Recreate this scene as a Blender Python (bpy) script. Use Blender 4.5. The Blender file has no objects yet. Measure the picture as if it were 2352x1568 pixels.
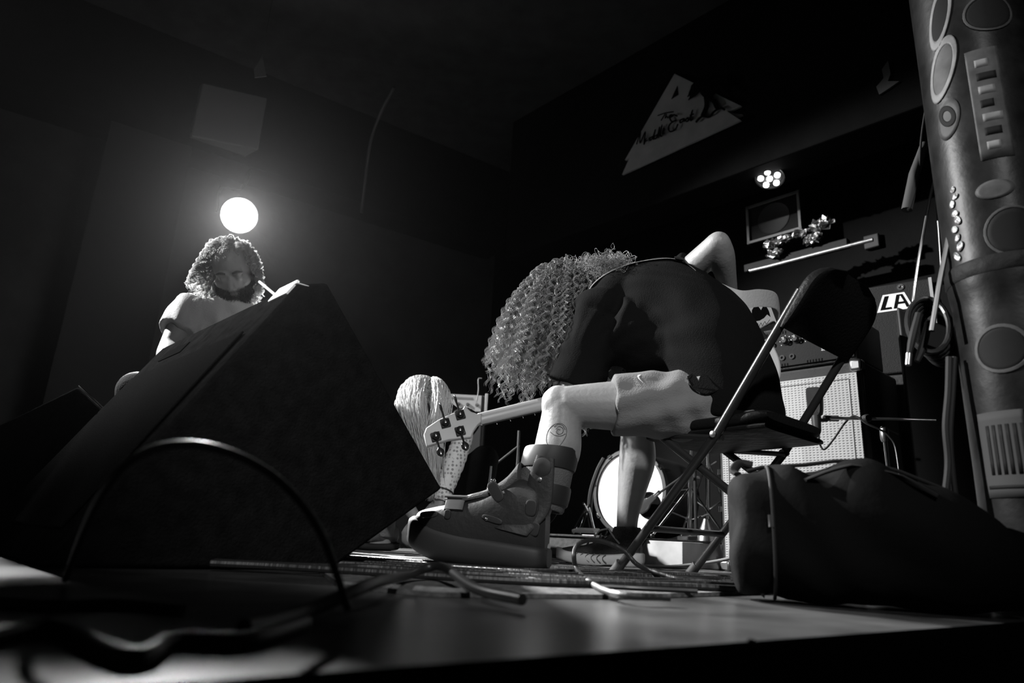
import bpy, bmesh, math, random
import numpy as np
from mathutils import Vector, Matrix

random.seed(7)
rng = np.random.default_rng(7)
scene = bpy.context.scene
col = scene.collection
V = lambda *a: np.array(a, float)
def nz(v):
    v = np.asarray(v, float); return v / np.linalg.norm(v)

# ------------------------------------------------------------------ camera
CAM = V(0, 0, .095)              # lens a hand's breadth above the stage boards (z = 0)
PITCH, ROLL, FPX = math.radians(16.0), math.radians(3.0), 1568.0
FWD = V(0, math.cos(PITCH), math.sin(PITCH)); _u0 = V(0, -math.sin(PITCH), math.cos(PITCH)); _r0 = V(1, 0, 0)
RGT = _r0 * math.cos(ROLL) + _u0 * math.sin(ROLL); UPV = _u0 * math.cos(ROLL) - _r0 * math.sin(ROLL)
cam_d = bpy.data.cameras.new('camera'); cam = bpy.data.objects.new('camera', cam_d); col.objects.link(cam)
mw = Matrix.Identity(4)
for i in range(3):
    mw[i][0] = RGT[i]; mw[i][1] = UPV[i]; mw[i][2] = -FWD[i]; mw[i][3] = CAM[i]
cam.matrix_world = mw
cam_d.sensor_width = 36; cam_d.lens = 24; cam_d.clip_start = .02
cam_d.dof.use_dof = True; cam_d.dof.focus_distance = 2.25; cam_d.dof.aperture_fstop = 2.8
scene.camera = cam

# measured points of the place: a sight line met at a depth (world y), a height, or a plane
def sight(px, py): return FWD + (px - 1176) / FPX * RGT + (784 - py) / FPX * UPV
def at(px, py, Y):
    d = sight(px, py); return CAM + d * (Y / d[1])
def atz(px, py, z=0.0):
    d = sight(px, py); return CAM + d * ((z - CAM[2]) / d[2])
def atp(px, py, p0, n):
    d = sight(px, py); return CAM + d * (((p0 - CAM) @ n) / (d @ n))

# ------------------------------------------------------------------ world, lights, exposure
world = bpy.data.worlds.new('club_dark'); scene.world = world; world.use_nodes = True
wn = world.node_tree; bg = wn.nodes['Background']
bg.inputs[0].default_value = (1, 1, 1, 1); bg.inputs[1].default_value = .0035
scene.view_settings.view_transform = 'Standard'; scene.view_settings.look = 'None'
scene.view_settings.exposure = 0.0; scene.view_settings.gamma = 1.0; scene.view_settings.use_curve_mapping = False
scene.cycles.use_denoising = True; scene.cycles.use_adaptive_sampling = True; scene.cycles.adaptive_threshold = .02
scene.cycles.max_bounces = 4; scene.cycles.volume_bounces = 0

def spot(name, loc, tgt, power, ang, blend, size):
    d = bpy.data.lights.new(name, 'SPOT'); d.energy = power; d.spot_size = math.radians(ang); d.spot_blend = blend; d.shadow_soft_size = size
    o = bpy.data.objects.new(name, d); col.objects.link(o); o.location = loc
    o.rotation_euler = Vector(np.asarray(tgt) - np.asarray(loc)).to_track_quat('-Z', 'Y').to_euler()
    return o
KEY = V(-4.2, 3.08, 3.3)
spot('side_stage_light', KEY, (.75, 2.85, .5), 3600, 44, .5, .05)
spot('house_front_light', (.25, -2.0, 2.8), (.12, 2.4, .55), 470, 37, .6, .10)

# ------------------------------------------------------------------ materials
MATS = {}
def mat(name, base, rough=.6, metal=0.0, bump=0.0, scale=40.0, var=0.0, vscale=6.0, emit=0.0, spec=.5, stretch=None, sheen=0.0, through=0.0):
    if name in MATS: return MATS[name]
    m = bpy.data.materials.new(name); m.use_nodes = True; t = m.node_tree; b = t.nodes['Principled BSDF']
    b.inputs['Base Color'].default_value = (base, base, base, 1); b.inputs['Roughness'].default_value = rough
    b.inputs['Metallic'].default_value = metal; b.inputs['Specular IOR Level'].default_value = spec
    if sheen: b.inputs['Sheen Weight'].default_value = sheen
    if emit:
        b.inputs['Emission Color'].default_value = (1, 1, 1, 1); b.inputs['Emission Strength'].default_value = emit
    tc = t.nodes.new('ShaderNodeTexCoord'); src = tc.outputs['Object']
    if stretch:
        mp = t.nodes.new('ShaderNodeMapping'); mp.inputs['Scale'].default_value = stretch
        t.links.new(src, mp.inputs[0]); src = mp.outputs[0]
    if var:
        n = t.nodes.new('ShaderNodeTexNoise'); n.inputs['Scale'].default_value = vscale; n.inputs['Detail'].default_value = 6
        r = t.nodes.new('ShaderNodeMapRange'); r.inputs[1].default_value = .3; r.inputs[2].default_value = .7
        r.inputs[3].default_value = base * (1 - var); r.inputs[4].default_value = min(base * (1 + var), 1)
        c = t.nodes.new('ShaderNodeCombineColor')
        t.links.new(src, n.inputs['Vector']); t.links.new(n.outputs['Fac'], r.inputs[0])
        for k in range(3): t.links.new(r.outputs[0], c.inputs[k])
        t.links.new(c.outputs[0], b.inputs['Base Color'])
    if bump:
        n2 = t.nodes.new('ShaderNodeTexNoise'); n2.inputs['Scale'].default_value = scale; n2.inputs['Detail'].default_value = 5
        bp = t.nodes.new('ShaderNodeBump'); bp.inputs['Strength'].default_value = bump; bp.inputs['Distance'].default_value = .01
        t.links.new(src, n2.inputs['Vector']); t.links.new(n2.outputs['Fac'], bp.inputs['Height']); t.links.new(bp.outputs[0], b.inputs['Normal'])
    if through:
        tr = t.nodes.new('ShaderNodeBsdfTranslucent'); tr.inputs[0].default_value = (min(base * 2, .9),) * 3 + (1,); mx = t.nodes.new('ShaderNodeMixShader'); mx.inputs[0].default_value = through
        t.links.new(b.outputs[0], mx.inputs[1]); t.links.new(tr.outputs[0], mx.inputs[2]); t.links.new(mx.outputs[0], t.nodes['Material Output'].inputs['Surface'])
    MATS[name] = m
    return m

# ------------------------------------------------------------------ mesh building
def frames(P):
    P = np.asarray(P, float); T = np.gradient(P, axis=0); T /= np.linalg.norm(T, axis=1)[:, None] + 1e-12
    a = V(0, 0, 1) if abs(T[0][2]) < .9 else V(1, 0, 0)
    n = nz(np.cross(T[0], a)); N = [n]
    for i in range(1, len(P)):
        n = n - T[i] * (n @ T[i]); n = nz(n); N.append(n)
    N = np.array(N); return T, N, np.cross(T, N)
def smooth_path(pts, k=6):
    """Catmull-Rom through the given points (any number of columns)"""
    p = np.asarray(pts, float)
    if len(p) < 3: 
        return np.array([p[0] + (p[-1] - p[0]) * t for t in np.linspace(0, 1, k + 1)])
    q = np.vstack([2 * p[0] - p[1], p, 2 * p[-1] - p[-2]]); out = []
    for i in range(1, len(q) - 2):
        a, b, c, d = q[i - 1], q[i], q[i + 1], q[i + 2]
        for t in np.linspace(0, 1, k, endpoint=False):
            out.append(.5 * ((2 * b) + (c - a) * t + (2 * a - 5 * b + 4 * c - d) * t * t + (3 * b - a - 3 * c + d) * t ** 3))
    out.append(q[-2]); return np.array(out)

class MB:
    def __init__(s): s.v = []; s.f = []
    def add(s, v, f):
        o = len(s.v); s.v.extend([tuple(map(float, x)) for x in v]); s.f.extend([tuple(i + o for i in q) for q in f]); return s
    def rings(s, R, cap=True, closed=False):
        n = len(R[0]); v = [p for r in R for p in r]; f = []
        K = len(R)
        for i in range(K if closed else K - 1):
            j = (i + 1) % K
            for k in range(n):
                l = (k + 1) % n
                f.append((i * n + k, i * n + l, j * n + l, j * n + k))
        if cap and not closed:
            f.append(tuple(range(n - 1, -1, -1))); f.append(tuple((K - 1) * n + k for k in range(n)))
        return s.add(v, f)
    def tube(s, pts, rad, n=10, cap=True, k=0, flat=1.0):
        pts = np.asarray(pts, float); rad = np.full(len(pts), rad) if np.isscalar(rad) else np.asarray(rad, float)
        if k:
            d = smooth_path(np.column_stack([pts, rad]), k); pts, rad = d[:, :3], d[:, 3]
        T, N, B = frames(pts); a = np.linspace(0, 2 * math.pi, n, endpoint=False)
        return s.rings([[p + r * (math.cos(t) * nn + flat * math.sin(t) * bb) for t in a] for p, r, nn, bb in zip(pts, rad, N, B)], cap)
    def loft(s, secs, n=24, k=5, power=2.0):
        """secs: rows (center3, lateral3, normal3, rx, ry)"""
        d = smooth_path(np.array([np.concatenate([c, l, m, [rx, ry]]) for c, l, m, rx, ry in secs]), k)
        a = np.linspace(0, 2 * math.pi, n, endpoint=False); R = []
        ca = np.sign(np.cos(a)) * np.abs(np.cos(a)) ** (2 / power); sa = np.sign(np.sin(a)) * np.abs(np.sin(a)) ** (2 / power)
        for r in d:
            l, m = nz(r[3:6]), nz(r[6:9])
            R.append([r[:3] + r[9] * x * l + r[10] * y * m for x, y in zip(ca, sa)])
        return s.rings(R)
    def box(s, c, size, ax=None):
        ax = np.eye(3) if ax is None else np.asarray(ax, float); c = np.asarray(c, float); h = np.asarray(size, float) / 2
        v = [c + x * h[0] * ax[0] + y * h[1] * ax[1] + z * h[2] * ax[2] for x in (-1, 1) for y in (-1, 1) for z in (-1, 1)]
        f = [(0, 1, 3, 2), (4, 6, 7, 5), (0, 4, 5, 1), (2, 3, 7, 6), (0, 2, 6, 4), (1, 5, 7, 3)]
        if np.linalg.det(ax) < 0: f = [q[::-1] for q in f]
        return s.add(v, f)
    def ell(s, c, r, ax=None, n=20, m=12):
        ax = np.eye(3) if ax is None else np.asarray(ax, float); r = np.full(3, r) if np.isscalar(r) else np.asarray(r, float)
        R = []
        for i in range(1, m):
            t = math.pi * i / m
            R.append([c + ax[0] * r[0] * math.sin(t) * math.cos(a) + ax[1] * r[1] * math.sin(t) * math.sin(a) - ax[2] * r[2] * math.cos(t)
                      for a in np.linspace(0, 2 * math.pi, n, endpoint=False)])
        return s.rings(R)
    def prism(s, poly, off):
        poly = [np.asarray(p, float) for p in poly]; off = np.asarray(off, float); n = len(poly)
        v = poly + [p + off for p in poly]
        f = [tuple(range(n)), tuple(range(2 * n - 1, n - 1, -1))] + [(i, i + n, (i + 1) % n + n, (i + 1) % n) for i in range(n)]
        return s.add(v, f)
    def lathe(s, c, axis, prof, n=32, cap=True):
        """prof: (distance along axis, radius)"""
        ax = nz(axis); a0 = V(0, 0, 1) if abs(ax[2]) < .9 else V(1, 0, 0); l = nz(np.cross(a0, ax)); m = np.cross(ax, l)
        an = np.linspace(0, 2 * math.pi, n, endpoint=False)
        return s.rings([[np.asarray(c) + ax * d + max(r, 1e-5) * (math.cos(t) * l + math.sin(t) * m) for t in an] for d, r in prof], cap)
    def mesh(s, name):
        me = bpy.data.meshes.new(name); me.from_pydata(s.v, [], s.f); return me
    def build(s, name, m, parent=None, bevel=0.0, smooth=True, fix=True):
        me = s.mesh(name)
        if fix:
            bm = bmesh.new(); bm.from_mesh(me); bmesh.ops.recalc_face_normals(bm, faces=bm.faces); bm.to_mesh(me); bm.free()
        return place(name, me, m, parent, bevel, smooth)

def place(name, me, m, parent=None, bevel=0.0, smooth=True):
    o = bpy.data.objects.new(name, me); col.objects.link(o)
    if m: me.materials.append(m)
    if smooth:
        me.shade_smooth(); me.set_sharp_from_angle(angle=math.radians(38))
    if bevel:
        b = o.modifiers.new('soft_edges', 'BEVEL'); b.width = bevel; b.segments = 2; b.limit_method = 'ANGLE'; b.angle_limit = math.radians(40)
    if parent is not None:
        o.parent = parent
        if parent.type == 'EMPTY': o.matrix_parent_inverse = Matrix.Translation(-parent.location)
    return o
def thing(name, label, cat, base, group=None):
    o = bpy.data.objects.new(name, None); o.empty_display_size = .1; col.objects.link(o); o.location = Vector(base)
    return tag(o, label, cat, group)
def tag(o, label, cat, group=None):
    o['label'] = label; o['category'] = cat
    if group: o['group'] = group
    return o
def struct(o): o['kind'] = 'structure'; return o

def text_mesh(body, size, origin, xdir, ydir, thick=.0006, shear=0.0, align='LEFT', space=1.0):
    cu = bpy.data.curves.new('lettering', 'FONT'); cu.body = body; cu.size = size; cu.extrude = thick; cu.shear = shear; cu.align_x = align; cu.space_character = space; cu.resolution_u = 3
    o = bpy.data.objects.new('lettering', cu); col.objects.link(o)
    dg = bpy.context.evaluated_depsgraph_get(); me = bpy.data.meshes.new_from_object(o.evaluated_get(dg))
    bpy.data.objects.remove(o); bpy.data.curves.remove(cu)
    x, y = nz(xdir), nz(ydir); z = np.cross(x, y)
    M4 = Matrix.Identity(4)
    for i in range(3): M4[i][0], M4[i][1], M4[i][2], M4[i][3] = x[i], y[i], z[i], origin[i]
    me.transform(M4); return me

def fuse(mb, voxel, smooth=6, fac=.5):
    """one continuous skin from overlapping solids"""
    me = mb.mesh('tmp'); bm = bmesh.new(); bm.from_mesh(me); bmesh.ops.recalc_face_normals(bm, faces=bm.faces); bm.to_mesh(me); bm.free()
    o = bpy.data.objects.new('tmp', me); col.objects.link(o)
    r = o.modifiers.new('r', 'REMESH'); r.mode = 'VOXEL'; r.voxel_size = voxel
    if smooth:
        s = o.modifiers.new('s', 'SMOOTH'); s.iterations = smooth; s.factor = fac
    dg = bpy.context.evaluated_depsgraph_get(); out = bpy.data.meshes.new_from_object(o.evaluated_get(dg))
    bpy.data.objects.remove(o); bpy.data.meshes.remove(me); return out
def get_co(me):
    a = np.empty(len(me.vertices) * 3, np.float32); me.vertices.foreach_get('co', a); return a.reshape(-1, 3).astype(float)
def set_co(me, a): me.vertices.foreach_set('co', a.astype(np.float32).ravel()); me.update()
def get_no(me):
    a = np.empty(len(me.vertices) * 3, np.float32); me.vertex_normals.foreach_get('vector', a); return a.reshape(-1, 3).astype(float)

def strands(name, P, R, m, parent):
    """P (n,k,3) strand points, R (n,k) radii -> one mesh of three-sided hairs"""
    n, k, _ = P.shape
    T = np.gradient(P, axis=1); T /= np.linalg.norm(T, axis=2, keepdims=True) + 1e-9
    ref = V(.31, .83, .46); A = np.cross(T, ref); A /= np.linalg.norm(A, axis=2, keepdims=True) + 1e-9; B = np.cross(T, A)
    vs = np.stack([P + R[..., None] * (math.cos(t) * A + math.sin(t) * B) for t in (0, 2.094, 4.189)], axis=2)   # n,k,3,3
    idx = np.arange(n * k * 3).reshape(n, k, 3)
    f = np.stack([np.stack([idx[:, :-1, j], idx[:, :-1, (j + 1) % 3], idx[:, 1:, (j + 1) % 3], idx[:, 1:, j]], -1) for j in range(3)], 2).reshape(-1, 4)
    me = bpy.data.meshes.new(name); nv = n * k * 3
    me.vertices.add(nv); me.vertices.foreach_set('co', vs.astype(np.float32).ravel())
    me.loops.add(f.size); me.loops.foreach_set('vertex_index', f.astype(np.int32).ravel())
    me.polygons.add(len(f)); me.polygons.foreach_set('loop_start', np.arange(0, f.size, 4, dtype=np.int32))
    me.update(calc_edges=True); me.validate()
    o = bpy.data.objects.new(name, me); col.objects.link(o); me.materials.append(m); me.shade_smooth()
    if parent is not None:
        o.parent = parent
        if parent.type == 'EMPTY': o.matrix_parent_inverse = Matrix.Translation(-parent.location)
    return o

def hand(mb, wrist, fwd, pn, side, s=1.0, curl=(.5, .6, .5), spread=.06):
    """palm and five fingers; pn = direction the palm faces, side = direction of the thumb"""
    fwd = nz(fwd); pn = nz(pn - fwd * (pn @ fwd)); side = nz(np.cross(pn, fwd)) * (1 if np.cross(pn, fwd) @ side > 0 else -1)
    w = np.asarray(wrist, float)
    for i, o in enumerate((.027, .009, -.009, -.026)):
        mb.tube([w + side * o * .6 * s, w + fwd * .05 * s + side * o * .95 * s, w + fwd * .088 * s + side * o * s], [.015 * s, .0155 * s, .012 * s], 10)
    L = [(.043, .026, .02), (.048, .03, .022), (.045, .028, .021), (.035, .021, .018)]; rr = (.0092, .0094, .009, .0082)
    for i, o in enumerate((.028, .0095, -.0095, -.0275)):
        p = w + fwd * .086 * s + side * o * s; d = nz(fwd + side * spread * (1.5 - i)); pts = [p - fwd * .02 * s, p]; a = 0
        for l, c in zip(L[i], curl):
            a += c; dd = math.cos(a) * d + math.sin(a) * pn; p = p + dd * l * s; pts.append(p)
        mb.tube(pts, [rr[i] * s * q for q in (1.1, 1.08, 1.0, .92, .72)], 9, k=3)
        mb.ell(pts[-1], rr[i] * s * .74, n=9, m=6)
    t0 = w + fwd * .022 * s + side * .024 * s + pn * .006 * s; d1 = nz(fwd * .62 + side * .62 + pn * .45)
    t1 = t0 + d1 * .042 * s; d2 = nz(fwd * .85 + side * .1 + pn * .55); t2 = t1 + d2 * .033 * s; d3 = nz(fwd * .8 - side * .2 + pn * .6); t3 = t2 + d3 * .027 * s
    mb.tube([t0, t1, t2, t3], [.016 * s, .0125 * s, .0108 * s, .0085 * s], 9, k=3); mb.ell(t3, .0086 * s, n=9, m=6)
def axes_from(f, up):
    """columns: side, forward, up"""
    f = nz(f); s = nz(np.cross(f, up)); u = np.cross(s, f); return s, f, u

# thin stage haze filling the dark room
wv = wn.nodes.new('ShaderNodeVolumeScatter'); wv.inputs['Density'].default_value = .00013; wv.inputs['Anisotropy'].default_value = .86
wn.links.new(wv.outputs[0], wn.nodes['World Output'].inputs['Volume'])
# ------------------------------------------------------------------ the room
W = nz(V(.68, -.73, 0)); N = nz(V(-.73, -.68, 0)); UP = V(0, 0, 1)      # along the backline wall, and out of it
LW = nz(V(.83, .56, 0)); LN = nz(V(.56, -.83, 0))                       # along the wall at stage right, and out of it
CORNER = V(-.56, 6.0, 0) + V(.83, .56, 0) * .42
CEIL = 3.5
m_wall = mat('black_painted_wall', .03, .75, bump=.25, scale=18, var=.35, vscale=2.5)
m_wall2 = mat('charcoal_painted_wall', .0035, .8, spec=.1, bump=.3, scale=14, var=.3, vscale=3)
m_ceil = mat('dark_ceiling', .03, .8, bump=.3, scale=9, var=.3)
m_stage = mat('worn_black_stage_paint', .035, .30, spec=.3, bump=.10, scale=9, var=.75, vscale=4.5)
m_dark = mat('dark_floor', .006, .9, spec=.0)
m_beam = mat('black_beam', .005, .8, spec=.1, bump=.2, scale=10, var=.3)

def wall(name, a, d, n, length, z0, z1, m, t=.12):
    b = MB(); c = a + d * length / 2 - n * t / 2; b.box(V(c[0], c[1], (z0 + z1) / 2), (length, t, z1 - z0), (d, n, UP)); return struct(b.build(name, m, smooth=False))
wall('wall_left', CORNER - LW * 7.0, LW, LN, 7.0, -.9, CEIL, m_wall)
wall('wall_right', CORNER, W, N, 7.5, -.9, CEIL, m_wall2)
b = MB(); b.prism([V(-6.5, -1.2, CEIL), V(5.5, -1.2, CEIL), V(5.5, 7, CEIL), V(-6.5, 7, CEIL)], (0, 0, .1)); struct(b.build('ceiling', m_ceil, smooth=False))
# the stage: boards with a clean front edge running off to the right
E0 = V(-3.6, .60 - .72 * 3.6, 0); E1 = V(3.8, .60 + .72 * 3.8, 0)
b = MB(); b.prism([E0, E1, CORNER + W * .01 + N * .001, CORNER - LW * 6.9], (0, 0, -.12)); stage = struct(b.build('floor', m_stage, smooth=False)); stage.data.materials.append(mat('black_stage_skirt', .004, 1.0, spec=.0))
for p_ in stage.data.polygons: p_.material_index = 0 if abs(p_.normal.z) > .5 else 1
b = MB(); b.prism([V(-6, -3, -.92), V(6, -3, -.92), V(6, 7, -.92), V(-6, 7, -.92)], (0, 0, -.08)); struct(b.build('floor', m_dark, smooth=False))
ed = nz(E1 - E0); en = nz(V(ed[1], -ed[0], 0))
b = MB(); c = (E0 + E1) / 2 - en * .05; b.box(V(c[0], c[1], -.52), (np.linalg.norm(E1 - E0), .06, .78), (ed, en, UP)); struct(b.build('trim_1', m_dark, smooth=False))
# dropped beam over the backline, soffit along the other wall, plain pilaster
SP = at(1436, 406, 4.2)                                                  # a corner of the sign: its face is the beam's face
b = MB(); c = SP + W * 1.6 - N * .16; b.box(V(c[0], c[1], (2.24 + CEIL) / 2), (5.6, .30, CEIL - 2.24 - .002), (W, N, UP)); struct(b.build('trim_2', m_beam, bevel=.01, smooth=False))
zs = 2.68
b = MB(); c = CORNER - LW * 3.45 + LN * .16; b.box(V(c[0], c[1], (zs + CEIL) / 2), (6.7, .32, CEIL - zs - .002), (LW, LN, UP)); struct(b.build('trim_3', m_beam, smooth=False))
b = MB(); q = at(262, 700, 4.25); c = V(q[0], q[1], 0); b.box(V(c[0], c[1], 1.31), (.5, .28, 2.62), (LW, LN, UP)); struct(b.build('trim_4', mat('black_drape', .012, .9), smooth=False))

# ------------------------------------------------------------------ carpet, riser
m_carpet = mat('grey_stage_carpet', .13, 1.0, bump=.5, scale=420, var=.45, vscale=60, spec=.0)
b = MB(); rug_pts = [atz(780, 1352), atz(1000, 1372), atz(1400, 1376), atz(1740, 1366), V(1.15, 2.35, 0), V(.85, 2.98, 0), V(-.26, 4.08, 0), V(-1.1, 3.6, 0)]
b.prism([p * V(1, 1, 0) + V(0, 0, .008) for p in rug_pts], (0, 0, -.0075)); tag(b.build('stage_carpet', m_carpet), 'worn grey carpet spread over the stage boards under the chair', 'carpet')
RZ = .115
rc0 = V(.80, 3.17, 0)                                                     # riser front corner nearest the amplifier
rise = thing('drum_riser', 'low carpeted drum riser with a bare wooden corner by the speaker cabinet', 'riser', rc0)
b = MB(); c = rc0 - W * .72 - N * .62; b.box(V(c[0], c[1], RZ / 2), (1.46, 1.24, RZ), (W, N, UP)); b.build('platform', mat('raw_plywood', .42, .7, var=.25, vscale=9), rise, bevel=.004)
m_rugd = mat('dark_riser_carpet', .07, .95, bump=.9, scale=380, var=.35, vscale=50)
b = MB(); c = rc0 - W * .83 - N * .6 + V(0, 0, RZ + .005); b.box(c, (1.3, 1.24, .010), (W, N, UP))
c = rc0 - W * .83 + N * .028; b.prism([c - W * .65 + V(0, 0, RZ + .01) - N * .03, c + W * .65 + V(0, 0, RZ + .01) - N * .03, c + W * .62 + N * .02 + V(0, 0, .02), c - W * .65 + N * .02 + V(0, 0, .02)], -N * .012)
drape = b.build('carpet_cover', m_rugd, rise, bevel=.003)
m_tape = mat('white_gaffer_tape', .85, .6)
for s, l, wd, zt in ((-.30, .05, .025, 0), (-.86, .03, .022, 0), (-.55, .05, .03, .06)):
    q = rc0 + W * s; b = MB()
    if zt == 0: b.prism([q + N * .0495 + V(0, 0, .022), q + W * wd + N * .0495 + V(0, 0, .022), q + W * wd * .7 + N * .003 + V(0, 0, RZ + .014), q - W * .012 + N * .003 + V(0, 0, RZ + .014)], N * .002)
    else: b.box(q - N * .05 + V(0, 0, RZ + .0115), (.09, .06, .003), (W, N, UP))
    b.build('tape_strip', m_tape, drape)

# ------------------------------------------------------------------ sign on the beam
m_sign = mat('sign_panel', .42, .6, var=.12, vscale=8); m_ink = mat('sign_black_paint', .006, .9, spec=.0)
sign = thing('club_sign', 'triangular club sign with palm trees and script lettering fixed to the beam', 'sign', SP)
sp = lambda px, py, off=0.0: atp(px, py, SP, N) + N * off
b = MB(); b.prism([sp(1553, 172), sp(1706, 246), sp(1674, 261), sp(1709, 266), sp(1520, 345), sp(1455, 362), sp(1439, 370)], N * .02); b.build('panel', m_sign, sign, bevel=.002)
b = MB(); b.prism([sp(1674, 259, .02), sp(1709, 282, .02), sp(1436, 406, .02), sp(1456, 361, .02)], N * .018); b.build('panel', m_sign, sign, bevel=.002)
def stroke(pts, r, off, nm='lettering', parent=sign, m=None, k=4):
    b = MB(); p = np.array([sp(x, y, off) for x, y in pts])
    b.tube(p, r, 6, k=k) if len(p) > 2 else b.tube(p, r, 6); return b
def inkset(name, groups, r, off):
    b = MB()
    for g in groups:
        q = stroke(g, r if np.isscalar(r) else r[0], off); b.add(q.v, q.f)
    return b.build(name, m_ink, sign)
cx = lambda L: [(1400 + x / 5.227, 150 + y / 5.227) for x, y in L]
inkset('letter_word', [cx(L) for L in ([(600, 620), (690, 590), (790, 575)], [(690, 600), (665, 640), (640, 680)], [(705, 600), (690, 650), (712, 632), (722, 652)], [(735, 640), (770, 610), (745, 618), (740, 648), (790, 625)])], .0038, .021)
mid = [[(365, 975), (400, 860), (412, 830), (405, 960), (470, 825), (452, 975), (470, 940)], [(480, 905), (470, 940), (500, 925)], [(560, 880), (520, 905), (530, 930), (560, 890), (590, 800), (565, 920)], [(610, 860), (575, 890), (590, 910), (615, 870), (640, 770), (620, 895)], [(640, 880), (670, 745), (650, 870), (670, 875)], [(670, 850), (700, 800), (685, 790), (672, 850), (700, 840)]]
inkset('letter_word', [cx(L) for L in mid], .0042, .038)
east = [[(850, 640), (810, 625), (765, 660), (790, 705), (840, 690), (780, 720), (745, 780), (770, 825), (830, 800), (860, 735)], [(930, 670), (890, 690), (890, 720), (925, 695), (935, 670), (935, 705)], [(945, 700), (975, 660), (985, 695), (960, 705)], [(1000, 690), (1035, 570), (1012, 690), (1040, 670)], [(1005, 632), (1050, 615)]]
inkset('letter_word', [cx(L) for L in east], .005, .038)
inkset('ground_line', [cx([(1075, 715), (1150, 645), (1240, 650), (1290, 590), (1370, 545), (1420, 565)])], .007, .038)
b = MB(); b.prism([sp(*q, .0205) for q in cx([(838, 265), (850, 370), (765, 425), (795, 355)])], N * .003); b.build('flame_mark', m_ink, sign)
for (base, top, spread) in (((1155, 640), (1195, 400), -1), ((1330, 540), (1290, 380), 1)):
    pal = MB(); mp = cx([base, ((base[0] + top[0]) / 2 + (28 if spread < 0 else -35), (base[1] + top[1]) / 2), top]) if spread < 0 else cx([base, (1290, 460), (1215, 425), (1290, 350)])
    q = stroke(mp, .014, .038); tr = q.build('palm_trunk', m_ink, sign)
    cxp = (1130, 330) if spread < 0 else (1350, 290)
    for a in np.linspace(-200, 20, 9):
        l = 150; ca, sa = math.cos(math.radians(a)), math.sin(math.radians(a))
        tip = (cxp[0] + l * ca, cxp[1] + l * .55 * sa + 95); m1 = (cxp[0] + l * .55 * ca, cxp[1] + l * .75 * sa + 8)
        L = cx([cxp, m1, tip]); fb = MB(); p = smooth_path(np.array([sp(x, y, .040) for x, y in L]), 4)
        wd = .026 * np.sin(np.linspace(.35, math.pi, len(p))); side = np.cross(N, np.gradient(p, axis=0)); side /= np.linalg.norm(side, axis=1)[:, None]
        fb.rings([[p[i] + side[i] * wd[i], p[i] + N * .008, p[i] - side[i] * wd[i], p[i] - N * .004] for i in range(len(p))]); fb.build('palm_frond', m_ink, tr)

# ------------------------------------------------------------------ lamps that show
m_black = mat('black_metal', .02, .45); m_glow = mat('lit_lens', .8, .3, emit=6)
LP = at(1768, 408, 3.62); led = thing('led_par_light', 'small round LED stage light with six lit lenses under the beam', 'stage light', LP)
ldir = nz(V(-.25, -.30, -.92))
b = MB(); b.lathe(LP - ldir * .11, ldir, [(0, .03), (.01, .075), (.10, .085), (.115, .085), (.113, .078), (.10, .075)], 28); b.build('can', m_black, led)
ls, lf, lu = axes_from(ldir, V(0, 1, 0))
for i in range(6):
    a = i * 2 * math.pi / 5 + .3; q = LP + (V(0, 0, 0) if i == 5 else (ls * math.cos(a) + lu * math.sin(a)) * .05)
    b = MB(); b.lathe(q + ldir * .004, ldir, [(0, .017), (.012, .017), (.017, .011), (.019, .003)], 16); b.build('lens', m_glow, led)
b = MB(); b.tube([LP - ldir * .05 + ls * .09, V(LP[0] + ls[0] * .09, LP[1] + ls[1] * .09, 2.235)], .006, 8); b.build('yoke', m_black, led)

BL = at(550, 495, 4.55); blamp = thing('flood_lamp', 'dazzling round stage lamp glowing behind the seated man', 'stage light', BL)
bd = nz(CAM + V(-.5, 0, .3) - BL)
b = MB(); b.lathe(BL - bd * .2, bd, [(0, .05), (.02, .09), (.17, .128), (.22, .133), (.22, .125), (.19, .12)], 32); b.build('can', m_black, blamp)
spot('flood_lamp_beam', BL + bd * .03, (-1.12, 2.5, 1.02), 5500, 36, .6, .09)
b = MB(); b.lathe(BL - bd * .012, bd, [(0, .119), (.012, .117), (.018, .08), (.02, .01)], 32); b.build('lens', mat('lamp_glow', .8, .3, emit=70), blamp)
bs, bf, bu = axes_from(bd, UP)
b = MB(); b.tube([BL - bd * .05 + bs * .16, BL - bd * .05 + bs * .16 + V(0, 0, .2), BL - bd * .12 + V(0, 0, .3), V(BL[0], BL[1], CEIL) - V(0, 0, .004) - bd * V(.12, .12, 0)], .012, 8, k=4); b.build('yoke', m_black, blamp)
# ceiling box above the lamp
b = MB(); q = [at(390, 342, 4.0), at(440, 312, 4.35), at(592, 345, 4.35), at(515, 384, 4.0), at(402, 373, 3.9)]; z0 = 2.75
q = [atz(392, 344, z0), atz(440, 312, z0), atz(594, 345, z0), atz(515, 385, z0), atz(402, 374, z0)]
b.prism(q, (0, 0, .45)); tag(b.build('ceiling_box', mat('grey_painted_box', .16, .7), bevel=.01), 'pale boxed-in duct hanging from the ceiling above the dazzling lamp', 'duct box')
b = MB(); cp = [at(905, 200, 4.6), at(872, 265, 4.8), at(850, 330, 4.9), at(838, 420, 5.0), at(830, 488, 5.05)]; b.tube(cp, .012, 8, k=5); tag(b.build('conduit_pipe', mat('painted_conduit', .10, .5)), 'thin bent conduit pipe running down the dark wall beside the lamp', 'pipe')
b = MB(); cp = [at(600, 118, 3.6), at(606, 170, 3.6)]; c = at(597, 150, 3.6)
sg = thing('paper_flag', 'small torn paper scrap hanging from the dark ceiling', 'paper', c)
b.prism([at(602, 128, 3.6), at(612, 175, 3.62), at(585, 178, 3.6), at(583, 160, 3.58)], (0, .004, 0)); b.build('sheet', mat('dim_paper', .08, .8), sg)
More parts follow.
